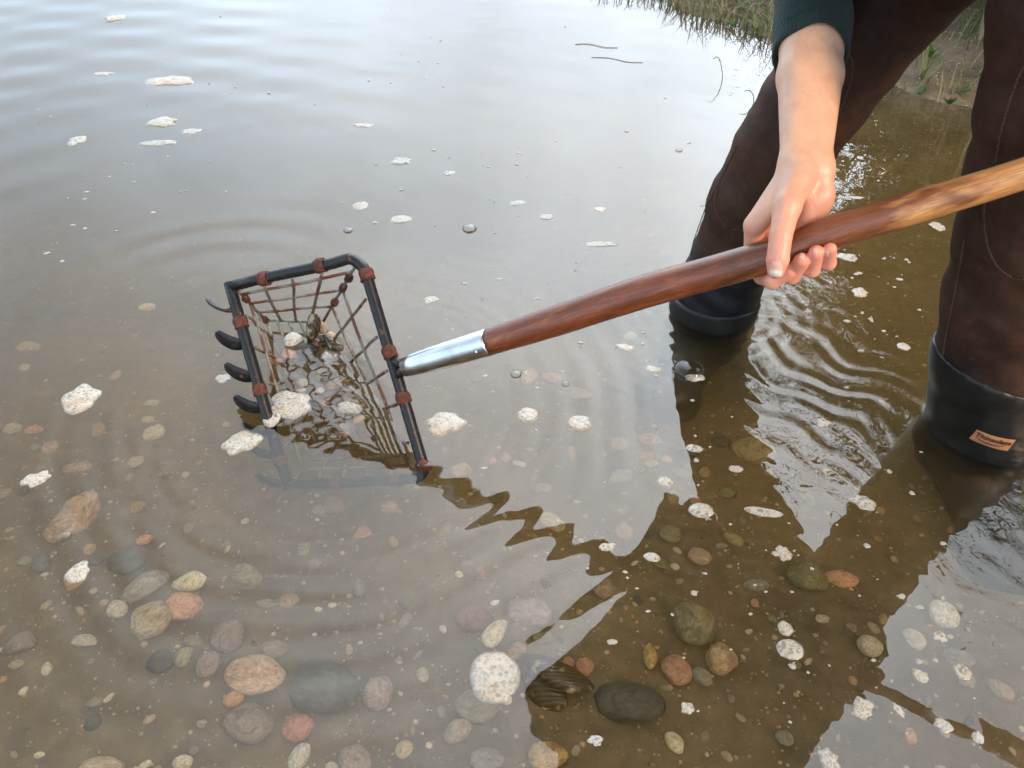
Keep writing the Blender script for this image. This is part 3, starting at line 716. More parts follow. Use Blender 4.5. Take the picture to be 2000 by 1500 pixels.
# nails: small curved plates laid on the finger ends that face the viewer
def nail(px, py, w, h, rot, parent, tip=0.3, mat=None):
    Vv = []; Fc = []; n = 9; m = 11; ca, sa = math.cos(rot), math.sin(rot)
    for j in range(m):
        for i in range(n):
            u = (i / (n - 1) * 2 - 1); v = (j / (m - 1) * 2 - 1)
            sq = math.sqrt(max(0, 1 - .22 * v * v if v > 0 else 1 - .75 * v * v)); xx = u * w * sq; yy = v * h
            x = px + xx * ca - yy * sa; y = py + xx * sa + yy * ca
            r = ray(x, y).normalized(); hit = bvh_hand.ray_cast(CAM, r)
            if hit[0] is None: hit = bvh_hand.find_nearest(P(x, y, hz(1540) - .03))
            lift = .0008 * (1 - abs(u) ** 5) * (1 - .9 * abs(v) ** 5) + .0001
            Vv.append(hit[0] + hit[1] * lift)
    for j in range(m - 1):
        for i in range(n - 1):
            a = j * n + i; Fc.append((a, a + 1, a + n + 1, a + n))
    me = mesh('nail', Vv, Fc); o = link('fingernail', me, M['nail'], parent)
    me.materials.append(M['nailtip'])
    for p in me.polygons:
        if p.index // (n - 1) >= int((m - 1) * (1 - tip)): p.material_index = 1
    return o
nail(1516, 525, 12.5, 14.5, .06, body, .34)
nail(1566, 500, 6, 7, .35, body, 0); nail(1592, 490, 5.5, 7, .2, body, 0); nail(1614, 496, 5, 6, .15, body, 0)

# hair
def hair_sdf(q):
    h = headc + hx * .05 - face * .012
    e = cone(q, h - side * .02, h + side * .02, .089, .089)
    e = smin(e, cone(q, headc - face * .06, headc - face * .05 - hx * .06, .055, .045), .03)
    for s in (-1, 1): e = smin(e, cone(q, headc + side * .07 * s + hx * .04 - face * .02, headc + side * .072 * s - hx * .05 - face * .03, .025, .02), .02)
    pl = (q - np.array(headc + face * .062 + hx * .078)) @ np.array((face - hx * .9).normalized())
    return np.maximum(e + .003 * np.sin((q @ np.array(side)) * 420), pl)
v_, q_ = nets(hair_sdf, (-.16, .40, .72), (.30, .86, 1.16), .005); link('hair', mesh_np('hair', v_, q_), M['hair'], person)

# waders: legs, hips, bib (one surface), boots as sub-parts
def legpts(rows, ycen):
    out = []
    for (px, py, w) in rows:
        p = onfwd(px, py, ycen(py)); out.append((p, w * depth_of(p) / F))
    return out
# left-hand leg of the picture
L = legpts([(1391, 604, 76), (1401, 575, 76), (1411, 545, 75), (1432, 500, 77), (1472, 400, 86), (1524, 300, 91), (1588, 200, 98), (1662, 100, 103), (1745, 0, 108)], lambda py: LB[1])
Rg = legpts([(1926, 832, 101), (1936, 770, 102), (1944, 700, 106), (1968, 580, 112), (2004, 460, 121), (2036, 330, 131), (2070, 200, 140), (2110, 0, 152)], lambda py: RB[1])
def ext(pts, zbot, hip, rh):
    p0, r0 = pts[0]; p1, r1 = pts[1]
    foot = Vector((p0.x, p0.y + .01, zbot)); return [(foot, r0 * .95)] + pts + [(hip, rh)]
Lf = ext(L, float(bed_z(LB[0], LB[1])) + .055, Vector((.545, LB[1] - .06, .66)), .100)
Rf = ext(Rg, float(bed_z(RB[0], RB[1])) + .055, Vector((.61, .86, .66)), .105)
def legs_sdf(q):
    d = None
    for chain in (Lf, Rf):
        c = None
        for (a, ra), (b, rb) in zip(chain[:-1], chain[1:]):
            e = cone(q, a, b, ra, rb); c = e if c is None else smin(c, e, .012)
        d = c if d is None else smin(d, c, .03)
    wr = .0009 * np.sin(q[..., 2] * 75 + 3 * np.sin(q[..., 0] * 30) + 2 * np.sin(q[..., 1] * 26)) * sstep(.1, .25, q[..., 2]) + .0006 * np.sin(q[..., 2] * 160 + 5 * np.sin(q[..., 0] * 22))
    return d + wr
def waders_sdf(q):
    d = legs_sdf(q)
    d = smin(d, cone(q, Lf[-1][0], Rf[-1][0], .105, .105), .05)
    mid = hipc + (neck - hipc) * .62
    perp = (neck - hipc).cross(Vector((0, 0, 1))).normalized() * .055
    d = smin(d, cone(q, hipc + perp, mid + perp, .135, .118), .06); d = smin(d, cone(q, hipc - perp, mid - perp, .135, .118), .05)
    return d
v_, q_ = nets(waders_sdf, (.12, .55, -.20), (.86, 1.14, .99), .0046)
keep = v_[:, 2] > -.3; v_ = relax(v_, q_, 1)
waders = link('waders', mesh_np('waders', v_, q_), M['neo'], person)
legbvh = BVHTree.FromPolygons([Vector(v) for v in v_], [list(map(int, q)) for q in q_])
def boot(chain, topn, topp, toe, bz, name='boot'):
    an = np.array(topn, np.float32); ap = np.array(topp, np.float32)
    base = chain[1][0]; r0 = chain[1][1]
    heel = Vector((base.x, base.y + .02, bz + .042)); ball = Vector((toe.x, toe.y, bz + .036))
    def f(q):
        c = None
        for (a, ra), (b, rb) in zip(chain[:4], chain[1:5]):
            e = cone(q, a, b, ra + .0035, rb + .0035); c = e if c is None else smin(c, e, .012)
        c = smin(c, cone(q, heel, ball, .048, .042), .045)
        side_ = (ball - heel).cross(Vector((0, 0, 1))).normalized() * .012
        c = smin(c, cone(q, ball - side_, ball + side_, .038, .038), .02)
        c = np.maximum(c, (q - ap) @ an)                      # boot mouth
        c = np.maximum(c, bz + .001 - q[..., 2])              # sole on the bed
        c2 = np.maximum(np.abs(q[..., 2] - (bz + .012)) - .011, 0)
        return c - .0015 * sstep(0, 1, 1) * (q[..., 2] < bz + .022)
    lo = (min(base.x, toe.x) - .10, min(base.y, toe.y) - .09, bz - .01); hi = (max(base.x, toe.x) + .10, max(base.y, toe.y) + .12, .26)
    v, q = nets(f, lo, hi, .0036); v = relax(v, q, 1)
    return link('boot', mesh_np('boot', v, q), M['rubber'], waders), v, q
# left boot mouth line through (1318,600) (1475,600); right one through (1838,705) (2000,780)
lb_ = onfwd(1397, 617, LB[1] - .065); rb_ = onfwd(1935, 762, RB[1] - .07)
bootL, _, _ = boot(Lf, (0, .10, 1), lb_, Vector((.24, .90, 0)), float(bed_z(*LB)))
bootR, vR, qR = boot(Rf, Vector((.22, .02, 1)).normalized(), rb_, Vector((.60, .58, 0)), float(bed_z(*RB)))
def sdf_mouth_band(): pass
# stitched seams laid on the wader surface
def seam(pxs, name='seam', r=.0011, tgt=legbvh, zig=.0018, parent=None):
    pts = []
    sp = smooth_pts([Vector((x, y, 0)) for x, y in pxs], 14)
    for i, s in enumerate(sp):
        hit = tgt.ray_cast(CAM, ray(s.x, s.y).normalized())
        if hit[0] is None: continue
        t = Vector((hit[1].y, -hit[1].x, 0)).normalized() if abs(hit[1].z) < .9 else Vector((1, 0, 0))
        pts.append(hit[0] + hit[1] * .0004 + t * zig * (.5 if i % 2 else -.5))
    if len(pts) < 3: return
    Vv, Fc = tube_data(pts, r, 6); return link('seam', mesh('seam', Vv, Fc), M['thread'], parent or waders)
seam([(1405, 362), (1397, 395), (1405, 425), (1425, 445), (1452, 452)])
seam([(1652, 95), (1664, 120), (1664, 150), (1655, 180), (1640, 215)])
seam([(2000, 130), (1985, 165), (1968, 215), (1955, 265), (1945, 318)])
seam([(1925, 392), (1923, 430), (1930, 480), (1945, 515), (1968, 537), (1999, 545)])
seam([(1350, 500), (1362, 440), (1400, 365), (1440, 285)], zig=.0006, r=.0008)
seam([(1884, 470), (1872, 540), (1860, 600), (1848, 660), (1842, 700)], zig=.0012)
# leather patch on the right boot with its print
rbvh = BVHTree.FromPolygons([Vector(v) for v in vR], [list(map(int, q)) for q in qR])
c0 = rbvh.ray_cast(CAM, ray(1938, 862).normalized())
if c0[0] is not None:
    zc = depth_of(c0[0]); pw, ph = 72 * zc / F, 32 * zc / F
    a1 = rbvh.ray_cast(CAM, ray(1905, 853).normalized())[0]; a2 = rbvh.ray_cast(CAM, ray(1970, 872).normalized())[0]
    n_ = c0[1].normalized(); ux = (a2 - a1).normalized() if a1 and a2 else Vector((1, 0, 0)); ux = (ux - n_ * ux.dot(n_)).normalized(); uy = n_.cross(ux).normalized()
    def onb(u, v, lift):
        p = c0[0] + ux * u + uy * v; h = rbvh.ray_cast(p + n_ * .04, -n_)
        return (h[0] if h[0] else p) + n_ * lift
    Vv = []; Fc = []
    for j in range(7):
        for i in range(13):
            Vv.append(onb((i / 12 - .5) * pw, (j / 6 - .5) * ph, .0012 if 0 < i < 12 and 0 < j < 6 else .0006))
    for j in range(6):
        for i in range(12): a = j * 13 + i; Fc.append((a, a + 1, a + 14, a + 13))
    pt = link('brand_patch', mesh('brand_patch', Vv, Fc), M['patch'], waders); pt['label'] = 'orange leather patch with black print'
    # word and swoosh
    cu = bpy.data.curves.new('print', 'FONT'); cu.body = 'Thinsulate'; cu.size = ph * .50; cu.align_x = 'CENTER'; cu.offset = .00012; cu.extrude = .0002
    to = bpy.data.objects.new('print', cu); COL.objects.link(to); bpy.context.view_layer.update()
    tm = bpy.data.meshes.new_from_object(to); bpy.data.objects.remove(to)
    for v in tm.vertices:
        s = pw * .86 / .0001 if False else 1
        q = onb(v.co.x * 1.0, v.co.y + ph * .02, .0016 + v.co.z); v.co = q
    link('print', tm, M['ink'], waders, smooth=False)
    Vv, Fc = [], []
    tube_data([onb(-pw * .40 + pw * .75 * t, -ph * .10 - ph * .12 * math.sin(t * 3.1), .0016) for t in [k / 14 for k in range(15)]], [.0002 + .0007 * math.sin(k / 14 * 3.14) for k in range(15)], 6, V=Vv, Fc=Fc)
    link('print', mesh('swoosh', Vv, Fc), M['ink'], waders)

# jumper: sleeves and shoulders
cuff_c = P(1584, 70, hz(1540) + .045)
def jumper_sdf(q):
    d = None
    segs = [(armcuff, armtop1, .0405, .047), (armtop1, el1, .047, .055), (el1, S1, .056, .070), (armcuff2, armtop2, .040, .047), (armtop2, el2, .047, .055), (el2, S2, .056, .07), (S1, S2, .085, .085), (hipc + (neck - hipc) * .55, neck, .13, .105), (neck, neck + hx * .03, .07, .062)]
    for s in segs: e = cone(q, *s); d = e if d is None else smin(d, e, .02)
    d = d + .002 * np.sin(q[..., 2] * 130 + 4 * np.sin(q[..., 0] * 40)) * sstep(.46, .6, q[..., 2])
    return d
cdir1 = (armtop1 - armcuff).normalized(); cdir2 = (armtop2 - armcuff2).normalized()
cp1 = P(1584, 72, depth_of(armcuff) - .03); cp1 = armcuff + cdir1 * (cp1 - armcuff).dot(cdir1)
cp2 = armcuff2
def jumper_cut(q):
    d = jumper_sdf(q)
    for cp, cd, ac, at_ in ((cp1, cdir1, armcuff, armtop1), (cp2, cdir2, armcuff2, armtop2)):
        s = (q - np.array(cp, np.float32)) @ np.array(cd, np.float32)
        near = np.linalg.norm(q - np.array(cp, np.float32), axis=-1) < .13
        d = np.where(near, np.maximum(d, .026 - s), d)
    return d
v_, q_ = nets(jumper_cut, (-.02, .48, .36), (.80, 1.08, 1.12), .0042)
v_ = relax(v_, q_, 1); link('jumper', mesh_np('jumper', v_, q_), M['knit'], person)

def cuff(cp, cd, r0):
    cd = cd.normalized(); _, u, w = frame_at(cd, (CAM - cp)); Vv, Fc = [], []; SG = 180
    prof = [(.022, -.0052), (.006, -.0042), (.0012, -.0030), (-.0006, -.0012), (.0004, .0004), (.003, .0012), (.012, .0010), (.024, .0014), (.040, .0026), (.055, .0036), (.066, .0030)]
    for s_, dr in prof:
        for k in range(SG):
            a = 2 * math.pi * k / SG; rib = .00035 * math.sin(a * 60) if s_ > .002 else 0
            fold = .0012 * math.sin(a * 3 + s_ * 40) + .0008 * math.sin(a * 5 + 1 - s_ * 60)
            rr = r0 + dr + rib + fold; hem = .009 * math.cos(a) + .0012 * math.sin(a * 4)
            Vv.append(cp + cd * (s_ + hem * max(0, 1 - s_ / .06)) + (u * math.cos(a) * .96 + w * math.sin(a)) * rr)
    for i in range(len(prof) - 1):
        for k in range(SG): a = i * SG + k; b = i * SG + (k + 1) % SG; Fc.append((a, b, b + SG, a + SG))
    return link('cuff', mesh('cuff', Vv, Fc), M['knit'], person)
cuff(cp1, cdir1, .0400); cuff(cp2, cdir2, .0400)

# ------------------------------------------------------------------ stones on the bed
def stone_mesh(seed, sub=3, ang=0.0, hole=False):
    rs = random.Random(seed); bm = bmesh.new(); bmesh.ops.create_icosphere(bm, subdivisions=sub, radius=1)
    o = Vector((rs.uniform(-9, 9), rs.uniform(-9, 9), rs.uniform(-9, 9)))
    cuts = [(Vector((rs.uniform(-1, 1), rs.uniform(-1, 1), rs.uniform(-.6, .8))).normalized(), rs.uniform(.62, .85)) for _ in range(6)]
    for v in bm.verts:
        p = v.co.copy(); r = 1 + .20 * mnoise.noise(p * .9 + o) + .05 * mnoise.noise(p * 2.7 + o) + .018 * mnoise.noise(p * 7 + o)
        q = p * r
        if ang:
            for n, dd_ in cuts:
                e = q.dot(n) - dd_
                if e > 0: q -= n * e * ang
        v.co = q
    me = bpy.data.meshes.new('stone'); bm.to_mesh(me); bm.free(); me.polygons.foreach_set('use_smooth', [True] * len(me.polygons)); return me
SM = [stone_mesh(i, 3, .0 if i % 3 else .75) for i in range(12)]
def stone(px, py, wpx, hpx, rot, kind, label, flat=.55, name='stone', group=None, sink=.25, big=3):
    p = onbed(px, py); z = (onplane(px, py) - CAM).length; zz = depth_of(p)
    a = wpx * zz / F * 1.0; el = math.atan2(CH, math.hypot(p.x, p.y)); b = hpx * zz / F / max(.55, math.sin(el + .25))
    b = min(b, a * 2.2); c = min(a, b) * flat
    i = random.randrange(len(SM)); me = SM[i].copy() if False else SM[i]
    o = bpy.data.objects.new(name, me); COL.objects.link(o)
    if not me.materials: me.materials.append(STONE[kind])
    o.material_slots[0].link = 'OBJECT'; o.material_slots[0].material = STONE[kind]
    zb = float(bed_z(p.x, p.y)); o.location = (p.x, p.y, min(zb + c * (1 - sink * 2), -.006 - c * 0))
    o.rotation_euler = (random.uniform(-.15, .15), random.uniform(-.15, .15), -rot); o.scale = (a, b, c)
    return setp(o, label, 'stone', group)
ST = [
 (493, 1323, 60, 37, .15, 'ochre', 'largest oval ochre stone with brown veins, on the bed left of the round foam patch'),
 (583, 1424, 33, 31, .3, 'red', 'angular brick red stone on the bed near the lower edge'),
 (296, 1219, 41, 38, 0, 'tan', 'round pinkish cream stone touching the smooth orange oval'),
 (359, 1188, 37, 27, .2, 'orange', 'smooth orange oval stone between the round cream one and the pitted one'),
 (288, 1150, 50, 23, -.9, 'grey', 'long grey oval stone pointing up beside the pitted cream one'),
 (371, 1141, 34, 19, -.2, 'cream', 'pitted cream stone just above the smooth orange oval'),
 (144, 1018, 46, 50, .1, 'ochre', 'tall dull yellow stone under two clear bubbles'),
 (635, 1350, 72, 52, .2, 'dark', 'large dark green grey slab beside the oval ochre stone'),
 (738, 1359, 28, 33, .1, 'mauve', 'grey brown egg shaped stone right of the large dark slab'),
 (488, 1417, 48, 37, .1, 'mauve', 'broad flat brown stone half buried below the oval ochre stone'),
 (484, 1130, 38, 25, .6, 'olive', 'yellow green wedge stone alone below the basket'),
 (230, 1195, 22, 18, .3, 'cream', 'small rounded triangular cream stone left of the round cream one'),
 (166, 1255, 31, 13, .1, 'cream', 'narrow speckled cream stone lying level'),
 (458, 1370, 19, 15, -.3, 'orange', 'small orange stone tucked under the oval ochre stone'),
 (585, 1482, 18, 27, .4, 'white', 'upright white chip at the bottom edge below the brick red stone'),
 (445, 1251, 32, 33, 0, 'mauve', 'mauve triangular stone above the oval ochre stone'),
 (533, 1271, 27, 20, .1, 'mauve', 'flat mauve oval stone above the right end of the ochre one'),
 (315, 1296, 28, 22, 0, 'dark', 'dull dark stone left of the small olive one'),
 (360, 1288, 17, 19, .2, 'olive', 'small round olive stone below the yellow green pebble'),
 (379, 1256, 20, 15, 0, 'olive', 'yellow green pebble between the mauve triangle and the round cream stone'),
 (40, 1260, 32, 22, 0, 'mauve', 'pale brown stone near the left edge of the water'),
 (252, 1098, 36, 26, .2, 'dark', 'dark flat stone above the long grey oval'),
 (283, 1057, 20, 12, -.3, 'orange', 'orange lozenge pebble above the pitted cream stone'),
 (155, 918, 28, 11, 0, 'ochre', 'long yellow pebble just above the tall dull yellow stone'),
 (69, 843, 20, 9, .1, 'orange', 'pale orange pebble below left of the large foam patch'),
 (289, 823, 11, 7, 0, 'cream', 'small bright cream pebble right of the large foam patch'),
 (48, 723, 12, 8, 0, 'cream', 'cream pebble near the left edge above the large foam patch'),
 (56, 680, 25, 12, 0, 'tan', 'faint tan stone near the left edge in murky water'),
 (227, 738, 12, 10, 0, 'tan', 'small tan disc pebble above right of the large foam patch'),
 (284, 592, 16, 9, 0, 'white', 'faint pale stone left of the basket teeth'),
 (966, 1241, 22, 33, .5, 'cream', 'cream oblong stone touching the top of the round foam patch'),
 (925, 1211, 36, 25, .2, 'rusty', 'dull red brown stone above left of the round foam patch'),
 (1029, 1200, 46, 31, .1, 'mauve', 'purple brown slab above the round foam patch'),
 (1354, 1224, 43, 46, 0, 'olive', 'large round olive green stone in the dark reflection'),
 (1574, 1131, 45, 32, .6, 'olive', 'olive stone with a mossy side in the dark reflection below the pale gap'),
 (1637, 1134, 31, 17, .3, 'orange', 'orange brown stone right of the mossy olive one'),
 (1321, 1312, 30, 30, .5, 'orange', 'bright orange oval stone in the dark reflection'),
 (1268, 1285, 16, 28, 0, 'ochre', 'upright ochre stone left of the bright orange oval'),
 (1406, 1293, 34, 33, 0, 'ochre', 'rounded brown orange stone right of the bright orange oval'),
 (1370, 1326, 24, 17, .6, 'grey', 'flat pale grey stone below the brown orange one'),
 (1224, 1378, 70, 42, .1, 'dark', 'largest dark stone lying in the brown reflection near the bottom'),
 (1068, 1480, 40, 30, 0, 'ochre', 'two toned cream and brown stone at the bottom edge'),
 (952, 1488, 35, 22, 0, 'grey', 'grey green stone cut by the bottom edge'),
 (1838, 1205, 28, 28, .5, 'white', 'white stone showing through the pale reflection on the right'),
 (1467, 888, 42, 27, 0, 'tan', 'broad pale stone below the left boot reflection'),
 (1365, 1090, 22, 18, 0, 'tan', 'pinkish tan stone beneath the reflected hand'),
 (1142, 1304, 18, 21, 0, 'orange', 'pale orange pebble right of the open mussel shell'),
 (1060, 1249, 22, 15, 0, 'olive', 'yellowish pebble behind the open mussel shell'),
 (1109, 1296, 12, 14, 0, 'orange', 'small orange pebble at the tip of the open mussel shell'),
 (1267, 863, 21, 14, 0, 'ochre', 'brown pebble at the upper end of the leg reflection'),
 (1263, 897, 15, 10, 0, 'orange', 'orange pebble in the leg reflection'),
 (1272, 909, 12, 8, 0, 'cream', 'round yellow pebble under the orange one in the leg reflection'),
 (1300, 902, 13, 8, -.3, 'orange', 'small orange lozenge pebble in the leg reflection'),
 (1332, 932, 17, 12, 0, 'grey', 'grey olive pebble in the leg reflection'),
 (1313, 975, 14, 19, .2, 'tan', 'forked tan stone in the leg reflection'),
 (1032, 740, 16, 19, .4, 'orange', 'blurred orange brown stone under the rake handle'),
 (1077, 741, 18, 10, .3, 'orange', 'orange stone right of the blurred orange brown one'),
 (1132, 773, 21, 14, .6, 'tan', 'pale tan stone with a light rim above the oval foam patches'),
 (1208, 873, 15, 15, 0, 'tan', 'round tan pebble left of the leg reflection'),
 (1115, 890, 10, 17, 0, 'orange', 'upright orange pebble below the oval foam patches'),
 (200, 1500, 45, 22, 0, 'tan', 'tan stone cut by the bottom edge on the left'),
 (360, 1492, 20, 14, 0, 'cream', 'cream pebble at the bottom edge left of the white chip'),
 (1180, 1155, 30, 22, .2, 'mauve', 'brown mauve stone at the edge of the dark reflection'),
 (826, 1322, 13, 14, 0, 'cream', 'small cream cube shaped pebble left of the round foam patch'),
 (930, 1385, 40, 34, 0, 'olive', 'dim green stone under the lower edge of the round foam patch'),
 (595, 1078, 13, 14, 0, 'olive', 'squarish yellow pebble under the ripples below the basket'),
 (520, 1118 - 1118 + 1180, 24, 12, .1, 'grey', 'grey crescent shaped stone below the yellow green wedge'),
]
for s in ST: stone(*s)
PK = [('cream', 'cream', 3), ('tan', 'tan', 5), ('grey', 'grey', 3), ('mauve', 'brown', 4), ('orange', 'orange', 1), ('ochre', 'ochre', 3), ('olive', 'olive', 2), ('dark', 'dark', 3), ('white', 'white', 1)]
pk = [p for p in PK for _ in range(p[2])]
cnt = 0; used = [(s[0], s[1], max(s[2], s[3])) for s in ST]
for i in range(6000):
    if cnt >= 285: break
    px, py = random.uniform(-20, 2000), random.uniform(600, 1500) if random.random() < .35 else random.uniform(820, 1510)
    r = random.choice([6, 6, 7, 8, 8, 9, 10, 12, 14, 17, 21, 25]) * (py / 1300)
    if any(math.hypot(px - a, py - b) < (c + r) * .95 for a, b, c in used): continue
    if math.hypot(px - 1400, py - 640) < 90 or math.hypot(px - 1925, (py - 850)) < 130: continue
    used.append((px, py, r)); k = random.choice(pk); cnt += 1
    stone(px, py, r * random.uniform(.9, 1.5), r * random.uniform(.6, 1), random.uniform(-1.5, 1.5), k[0], 'small %s pebble scattered on the muddy bed' % k[1], flat=random.uniform(.4, .65), group='small %s pebbles scattered on the muddy bed' % k[1], sink=.30, name='pebble')
# grit: thousands of grains, one mesh
gv, gf = [], []
tet = [Vector((1, 0, -.1)), Vector((.35, .85, .1)), Vector((-.6, .7, -.1)), Vector((-.95, -.15, .05)), Vector((-.3, -.9, -.05)), Vector((.65, -.75, .1)), Vector((.05, .0, .75)), Vector((0, 0, -.6))]
hull = [(0, 1, 6), (1, 2, 6), (2, 3, 6), (3, 4, 6), (4, 5, 6), (5, 0, 6), (1, 0, 7), (2, 1, 7), (3, 2, 7), (4, 3, 7), (5, 4, 7), (0, 5, 7)]
for i in range(14000):
    x, y = random.uniform(-1.3, 1.4), random.uniform(.12, 1.9) ** 1.0
    if i > 11500: x, y = random.uniform(1.0, 1.9), random.uniform(1.7, 3.0)
    elif random.random() > 1.2 - .4 * y: continue
    if mnoise.noise(Vector((x * 3, y * 3, 0))) < random.uniform(-.6, .1): continue
    s = random.choice([.0008, .001, .0013, .0016, .002, .0024, .003, .0036]); rz = random.uniform(0, 6.28); c, s_ = math.cos(rz), math.sin(rz); b = len(gv); z = float(bed_z(x, y)) + s * .2
    for t in tet: gv.append((x + (t.x * c - t.y * s_) * s * random.uniform(.8, 1.4), y + (t.x * s_ + t.y * c) * s, z + t.z * s * .7))
    gf += [tuple(b + k for k in f) for f in hull]
def mat_grit():
    t = NT('grit'); r = t.n('ShaderNodeNewGeometry').outputs['Random Per Island']
    return t.fin(t.bsdf(Base_Color=t.ramp(r, [(0, (.2, .13, .07)), (.3, (.34, .26, .16)), (.55, (.55, .46, .3)), (.75, (.5, .26, .12)), (.9, (.72, .66, .54)), (1, (.2, .2, .16))]), Roughness=.7))
o = link('gravel', mesh('gravel', gv, gf), mat_grit()); setp(o, 'fine mixed grit strewn over the muddy bed', 'gravel', kind='stuff')

# ------------------------------------------------------------------ shells and stones lodged in the basket
def valve(name, base, tipdir, nrm, ln, label, cat='shell', wd=.5, group=None, thick=.0012):
    t = tipdir.normalized(); n_ = (nrm - t * nrm.dot(t)).normalized(); b = t.cross(n_); Vv = []; Fc = []; N, Mm = 15, 11
    for i in range(N):
        f = i / (N - 1); w = wd * ln * .5 * (math.sin(math.pi * min(1, f * .93 + .045)) ** .6) * (.62 + .5 * f)
        for j in range(Mm):
            g_ = j / (Mm - 1) * 2 - 1
            h = ln * .17 * (1 - g_ * g_) ** .6 * math.sin(math.pi * min(1, f * .9 + .06)) ** .7
            Vv.append(Vector(base) + t * ln * f + b * (w * g_ + ln * .06 * math.sin(f * 3)) + n_ * h)
    for i in range(N - 1):
        for j in range(Mm - 1): a = i * Mm + j; Fc.append((a, a + 1, a + Mm + 1, a + Mm))
    o = link(name, mesh(name, Vv, Fc), M['shell']); m = o.modifiers.new('thick', 'SOLIDIFY'); m.thickness = thick
    return setp(o, label, cat, group)
def wp(px, py, h): return onplane(px, py, h)
valve('mussel_shell', wp(604, 672, -.004), wp(612, 612, .045) - wp(604, 672, -.004), Vector((.5, -.7, .2)), .054, 'dark brown mussel shell standing upright in the rake basket')
valve('mussel_shell', wp(632, 655, .012), wp(672, 684, .0) - wp(632, 655, .012), Vector((0, -.5, .8)), .040, 'olive brown mussel shell lying open at the waterline in the basket')
valve('mussel_shell', wp(622, 668, .004), wp(660, 690, -.004) - wp(622, 668, .004), Vector((.1, .5, -.7)), .036, 'lower half shell beneath the olive brown mussel in the basket')
def blob(px, py, h, a, b, c, kind, label, rot=0, name='pebble'):
    o = bpy.data.objects.new(name, random.choice(SM)); COL.objects.link(o); o.material_slots[0].link = 'OBJECT'; o.material_slots[0].material = STONE[kind]
    o.location = wp(px, py, h); o.scale = (a, b, c); o.rotation_euler = (.1, .2, rot); return setp(o, label, 'stone')
blob(572, 664, .003, .015, .012, .014, 'white', 'chalk white lump at the waterline beside the upright mussel shell', .3)
blob(629, 640, .016, .0085, .008, .011, 'ochre', 'yellow pebble leaning on the upright mussel shell')
blob(645, 655, .006, .009, .007, .006, 'tan', 'tan pebble wedged behind the open mussel shell', .5)
blob(598, 680, -.004, .016, .010, .008, 'dark', 'dark lump at the foot of the upright mussel shell')
blob(665, 690, -.008, .012, .008, .006, 'mauve', 'brown pebble under the open mussel shell')
for px, py, h, a, b, c, k, l in (
    (684, 806, -.022, .019, .011, .009, 'white', 'white oblong stone under water in the middle of the basket'),
    (540, 718, -.030, .014, .009, .007, 'orange', 'orange shell piece under water at the back left of the basket'),
    (565, 700, -.035, .014, .010, .008, 'tan', 'pale tan stone under water at the back of the basket'),
    (657, 766, -.032, .014, .010, .008, 'ochre', 'yellow stone under water in the basket near the handle side'),
    (678, 758, -.030, .007, .006, .005, 'orange', 'little orange pebble beside the yellow stone in the basket'),
    (594, 762, -.034, .009, .008, .006, 'cream', 'cream pebble under water near the basket foam'),
    (592, 780, -.036, .008, .006, .005, 'cream', 'smaller cream pebble below the cream one in the basket'),
    (628, 778, -.034, .007, .006, .005, 'white', 'tiny white pebble in the middle of the basket'),
    (705, 830, -.028, .012, .005, .005, 'orange', 'thin orange brown stone right of the white oblong in the basket'),
    (680, 850, -.040, .016, .010, .008, 'mauve', 'mauve stone below the white oblong in the basket'),
    (620, 735, -.036, .010, .007, .005, 'mauve', 'dull brown pebble at the centre back of the basket')):
    blob(px, py, h, a, b, c, k, l, random.uniform(-.6, .9))
bits = 0
while bits < 26:
    a_, b_ = random.uniform(.12, .88), random.uniform(.1, .9)
    q = lerp(lerp(EA, EB, a_), lerp(ED, EC, a_), b_); r_ = random.choice([.005, .006, .008, .010, .013])
    if q.z > -.012: q.z = -.014
    k = random.choice(['tan', 'cream', 'orange', 'mauve', 'dark', 'ochre', 'dark']); bits += 1
    o = bpy.data.objects.new('pebble_in_basket', random.choice(SM)); COL.objects.link(o); o.material_slots[0].link = 'OBJECT'; o.material_slots[0].material = STONE[k]
    o.location = q + NF * -.0 + Vector((0, 0, r_ * .6)); o.scale = (r_ * 1.3, r_, r_ * .7); o.rotation_euler = (.2, .3, random.uniform(0, 3)); setp(o, 'small stone among the catch on the wires of the basket bottom', 'stone', 'small stones among the catch on the basket wires')
# open mussel on the bed by the round foam patch
q0 = onbed(1022, 1284, .012)
valve('mussel_shell', q0, Vector((.070, -.038, .003)), Vector((.15, .55, .75)), .082, 'big dark mussel shell open on the bed beside the round foam patch', wd=.62)
valve('mussel_shell', q0 + Vector((0, -.004, -.002)), Vector((.052, -.062, -.006)), Vector((.0, -.4, .8)), .066, 'lower half of the open mussel shell on the bed by the round foam', wd=.6)
def rim_chip(px, py, w, h, rot, label): 
    p = onbed(px, py, .008); z = depth_of(p) / F; t = Vector((math.cos(rot), -math.sin(rot), 0))
    return valve('shell_fragment', p - t * w * z, t, Vector((0, .2, 1)), 2 * w * z, label, 'shell', wd=h / w * 1.3)
rim_chip(1345, 885, 16, 8, .2, 'green white shell scrap at the edge of the leg reflection')
rim_chip(497, 1257, 10, 4, 1.0, 'thin white curved shell sliver beside the mauve triangular stone')

